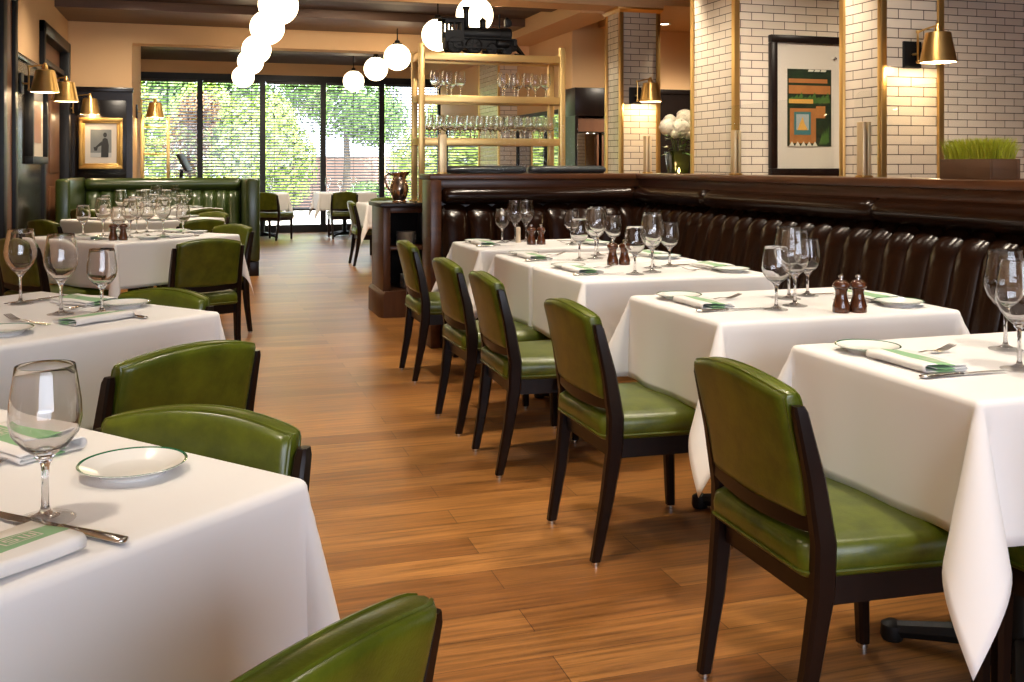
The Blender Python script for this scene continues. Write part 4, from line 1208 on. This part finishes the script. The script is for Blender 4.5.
for k in range(46):
    a = rnd.uniform(0, 2 * PI); r0 = rnd.uniform(.05, .10); z0 = rnd.uniform(.23, .40); L = rnd.uniform(.06, .11); w = L * .28
    d = Vector((math.cos(a), math.sin(a), rnd.uniform(-.5, .3))).normalized(); s = d.cross(Vector((0, 0, 1))).normalized()
    p = Vector((r0 * math.cos(a), r0 * math.sin(a), z0))
    n = d.cross(s)
    bm.faces.new([bm.verts.new(v) for v in (p, p + d * L * .45 + s * w + n * .006, p + d * L, p + d * L * .45 - s * w + n * .006)])
mk('leaves', bm, M['leaf_g'], t)
t = thing('votive_candle', 'lit glass votive candle in front of the hydrangea vase', 'candle', (4.28, 8.47, 1.13))
bm = B(); lathe(bm, [(.001, 0), (.026, 0), (.03, .06), (.028, .06), (.024, .006), (.001, .006)], 20); mk('votive_glass', bm, M['pane'], t)
bm = B(); lathe(bm, [(.001, .007), (.023, .007), (.025, .035), (.001, .036)], 16); mk('wax', bm, M['candle'], t)
bm = B(); lathe(bm, [(.001, .036), (.007, .046), (.008, .056), (.004, .072), (.001, .082)], 12); mk('flame', bm, M['flame'], t)
add_light('votive_light', 'POINT', (4.28, 8.43, 1.22), .5, (1, .62, .25), .02)

# ------------------------------------------------------------------ behind the booth: counter, small gold rack, register screen
t = thing('service_counter', 'low dark counter behind the green booth below the first far window', 'counter', (-.25, 14.5, 0))
bm = B(); box(bm, -.53, .6, -.3, .3, .96, 1.0, bev=.005); mk('top', bm, M['dark_wood'], t)
bm = B(); box(bm, -.51, .57, -.27, .28, 0, .96, bev=.004); mk('body', bm, M['cab_wood'], t)
t = thing('small_glass_rack', 'small gold rack of dark glasses by the far left window', 'rack', (-.745, 14.35, 1.0))
for px in (0, .33):
    for py in (0, .25):
        bm = B(); box(bm, px - .018, px + .018, py - .018, py + .018, 0, .90, bev=.002); mk('post', bm, M['brass_light'], t)
for z in (.03, .40, .77):
    bm = B(); box(bm, .0, .33, -.012, .262, z - .02, z, bev=.002); mk('shelf', bm, M['brass_light'], t)
for k in range(3):
    rack_glass(-.745 + .07 + k * .095, 14.46, 1.40, 'stemmed glass on the small gold rack by the window, %s' % place_word(k, 3), 'glasses on the small gold rack', .95)
t = thing('register_screen', 'black tilted register screen standing behind the green booth', 'screen', (-.22, 14.35, 1.0), math.radians(68))
bm = B(); box(bm, -.10, .10, -.09, .09, 0, .02, bev=.004); mk('base', bm, M['black'], t)
bm = B(); tube(bm, [(0, .03, .01), (0, .02, .17)], .025, 10); mk('stand', bm, M['black'], t)
bm = B(); box(bm, -.17, .17, -.02, .02, -.13, .13, bev=.006); o = mk('screen', bm, M['black'], t); o.location = (0, -.02, .27); o.rotation_euler = (math.radians(-28), 0, math.radians(10))

# ------------------------------------------------------------------ outside
g = boxobj('ground', (-16, 26, WY + .15, 46, -.16, -.06), M['paving']); struct(g)
def foliage(name, label, cat, x, y, blobs, mat, nleaf, size, trunk, seed):
    rnd = random.Random(seed); t = thing(name, label, cat, (x, y, -.06))
    bm = B()
    for k in range(nleaf):
        bx, by, bz, rx, rz = blobs[rnd.randrange(len(blobs))]
        d = Vector((rnd.gauss(0, 1), rnd.gauss(0, 1), rnd.gauss(0, 1))).normalized()
        rr = rnd.uniform(.6, 1.0)
        p = Vector((bx + d.x * rx * rr, by + d.y * rx * rr, max(.05, bz + d.z * rz * rr)))
        nrm = (d + Vector((rnd.gauss(0, .5), rnd.gauss(0, .5), rnd.gauss(0, .5)))).normalized()
        u = nrm.orthogonal().normalized(); w = nrm.cross(u); s = size * rnd.uniform(.6, 1.3)
        bm.faces.new([bm.verts.new(v) for v in (p - u * s, p + w * s * .5, p + u * s, p - w * s * .5)])
    mk('foliage', bm, mat, t)
    bm = B()
    for (tx, ty, h, r) in trunk: tube(bm, [(tx, ty, 0), (tx + .05, ty, h * .5), (tx, ty + .05, h)], [r, r * .8, r * .5], 8)
    mk('trunk', bm, M['bark'], t)
foliage('hedge', 'broad yellow green bush outside the first far window', 'bush', -1.6, 21.4, [(-.8, 0, 1.2, 1.0, 1.2), (.3, .2, 1.5, 1.1, 1.4), (-.2, .3, 2.5, .9, .8)], M['leaf_y'], 6500, .085, [(0, 0, 1.5, .06), (-.6, .1, 1.3, .05)], 1)
foliage('hedge', 'tall yellow green bush outside the second far window', 'bush', .5, 23.5, [(0, 0, 1.1, 1.0, 1.1), (.5, .2, 1.9, .9, 1.0), (-.4, .1, 2.4, .8, .8)], M['leaf_y'], 6500, .085, [(0, 0, 1.5, .06)], 2)
foliage('shrub', 'russet leaved shrub among the green bushes outside', 'shrub', -.2, 19.75, [(0, 0, 1.7, .45, .8), (.2, 0, 2.3, .4, .4)], M['leaf_r'], 1800, .05, [(0, 0, 1.4, .04)], 3)
foliage('hedge', 'rounded yellow green bush outside the third far window', 'bush', 1.9, 25.4, [(0, 0, 1.3, .9, 1.2), (-.3, 0, 2.2, .8, .9)], M['leaf_y'], 5500, .085, [(0, 0, 1.3, .05)], 4)
foliage('tree', 'mid green tree with high crown outside the fourth far window', 'tree', 3.9, 28.2, [(0, 0, 3.2, 1.6, 1.2), (.8, .2, 2.6, 1.1, .8), (-.9, .2, 3.6, 1.2, 1.0)], M['leaf_g'], 8000, .08, [(0, 0, 2.8, .12)], 5)
foliage('hedge', 'low green bush outside the fifth far window', 'bush', 5.2, 23.0, [(0, 0, 1.2, 1.1, 1.1), (.6, 0, 2.1, .9, .9)], M['leaf_y'], 5000, .085, [(0, 0, 1.2, .05)], 6)
foliage('shrub', 'small green shrub low outside the fourth far window', 'shrub', 3.6, 22.4, [(0, 0, .5, .55, .45)], M['leaf_g'], 2200, .05, [(0, 0, .4, .03)], 7)
foliage('tree', 'distant green tree behind the bushes on the left', 'tree', -2.0, 29.5, [(0, 0, 3.0, 2.4, 2.2), (2.2, .4, 3.4, 1.8, 1.6)], M['leaf_g'], 7000, .12, [(0, 0, 2.6, .14)], 8)
t = boxobj('patio_wall', (2.2, 9.5, 30, 30.3, -.06, 1.5), M['patio_brick'], bev=.01); tag(t, 'low pinkish brick wall beyond the paving outside', 'wall')

# ------------------------------------------------------------------ light from outside, camera, colour
w = bpy.data.worlds.new('world'); sc.world = w; w.use_nodes = True
bg = w.node_tree.nodes['Background']; bg.inputs['Color'].default_value = (.80, .86, 1.0, 1); bg.inputs['Strength'].default_value = 7.2
sun = add_light('sun', 'SUN', (0, 0, 10), 27.0, (1.0, .95, .86), angle=.01)
sun.rotation_euler = Vector((.35, -.62, 1.0)).to_track_quat('Z', 'Y').to_euler()

cam = bpy.data.cameras.new('camera'); co = bpy.data.objects.new('camera', cam); COL.objects.link(co)
pl = bpy.data.lights.new('window_portal', 'AREA'); pl.shape = 'RECTANGLE'; pl.size = 5.0; pl.size_y = 2.4; pl.cycles.is_portal = True
po = bpy.data.objects.new('window_portal', pl); COL.objects.link(po); po.location = (1.1, -4.05, 1.7); po.rotation_euler = (-PI / 2, 0, PI)
co.location = (0, 0, EYE); co.rotation_euler = (PI / 2, 0, -YAW)
cam.sensor_width = 36; cam.lens = 1000 * 36 / 1024; cam.shift_y = -(341 - 165) / 1024; cam.clip_end = 200
sc.camera = co
sc.view_settings.view_transform = 'Standard'; sc.view_settings.look = 'None'; sc.view_settings.gamma = 1
sc.view_settings.use_curve_mapping = False
sc.view_settings.exposure = 0.2
try:
    sc.cycles.use_denoising = True
    sc.cycles.max_bounces = 20; sc.cycles.transmission_bounces = 18; sc.cycles.glossy_bounces = 5; sc.cycles.diffuse_bounces = 5; sc.cycles.transparent_max_bounces = 48
    sc.cycles.sample_clamp_indirect = 6
    sc.cycles.caustics_reflective = False; sc.cycles.caustics_refractive = True
except Exception:
    pass
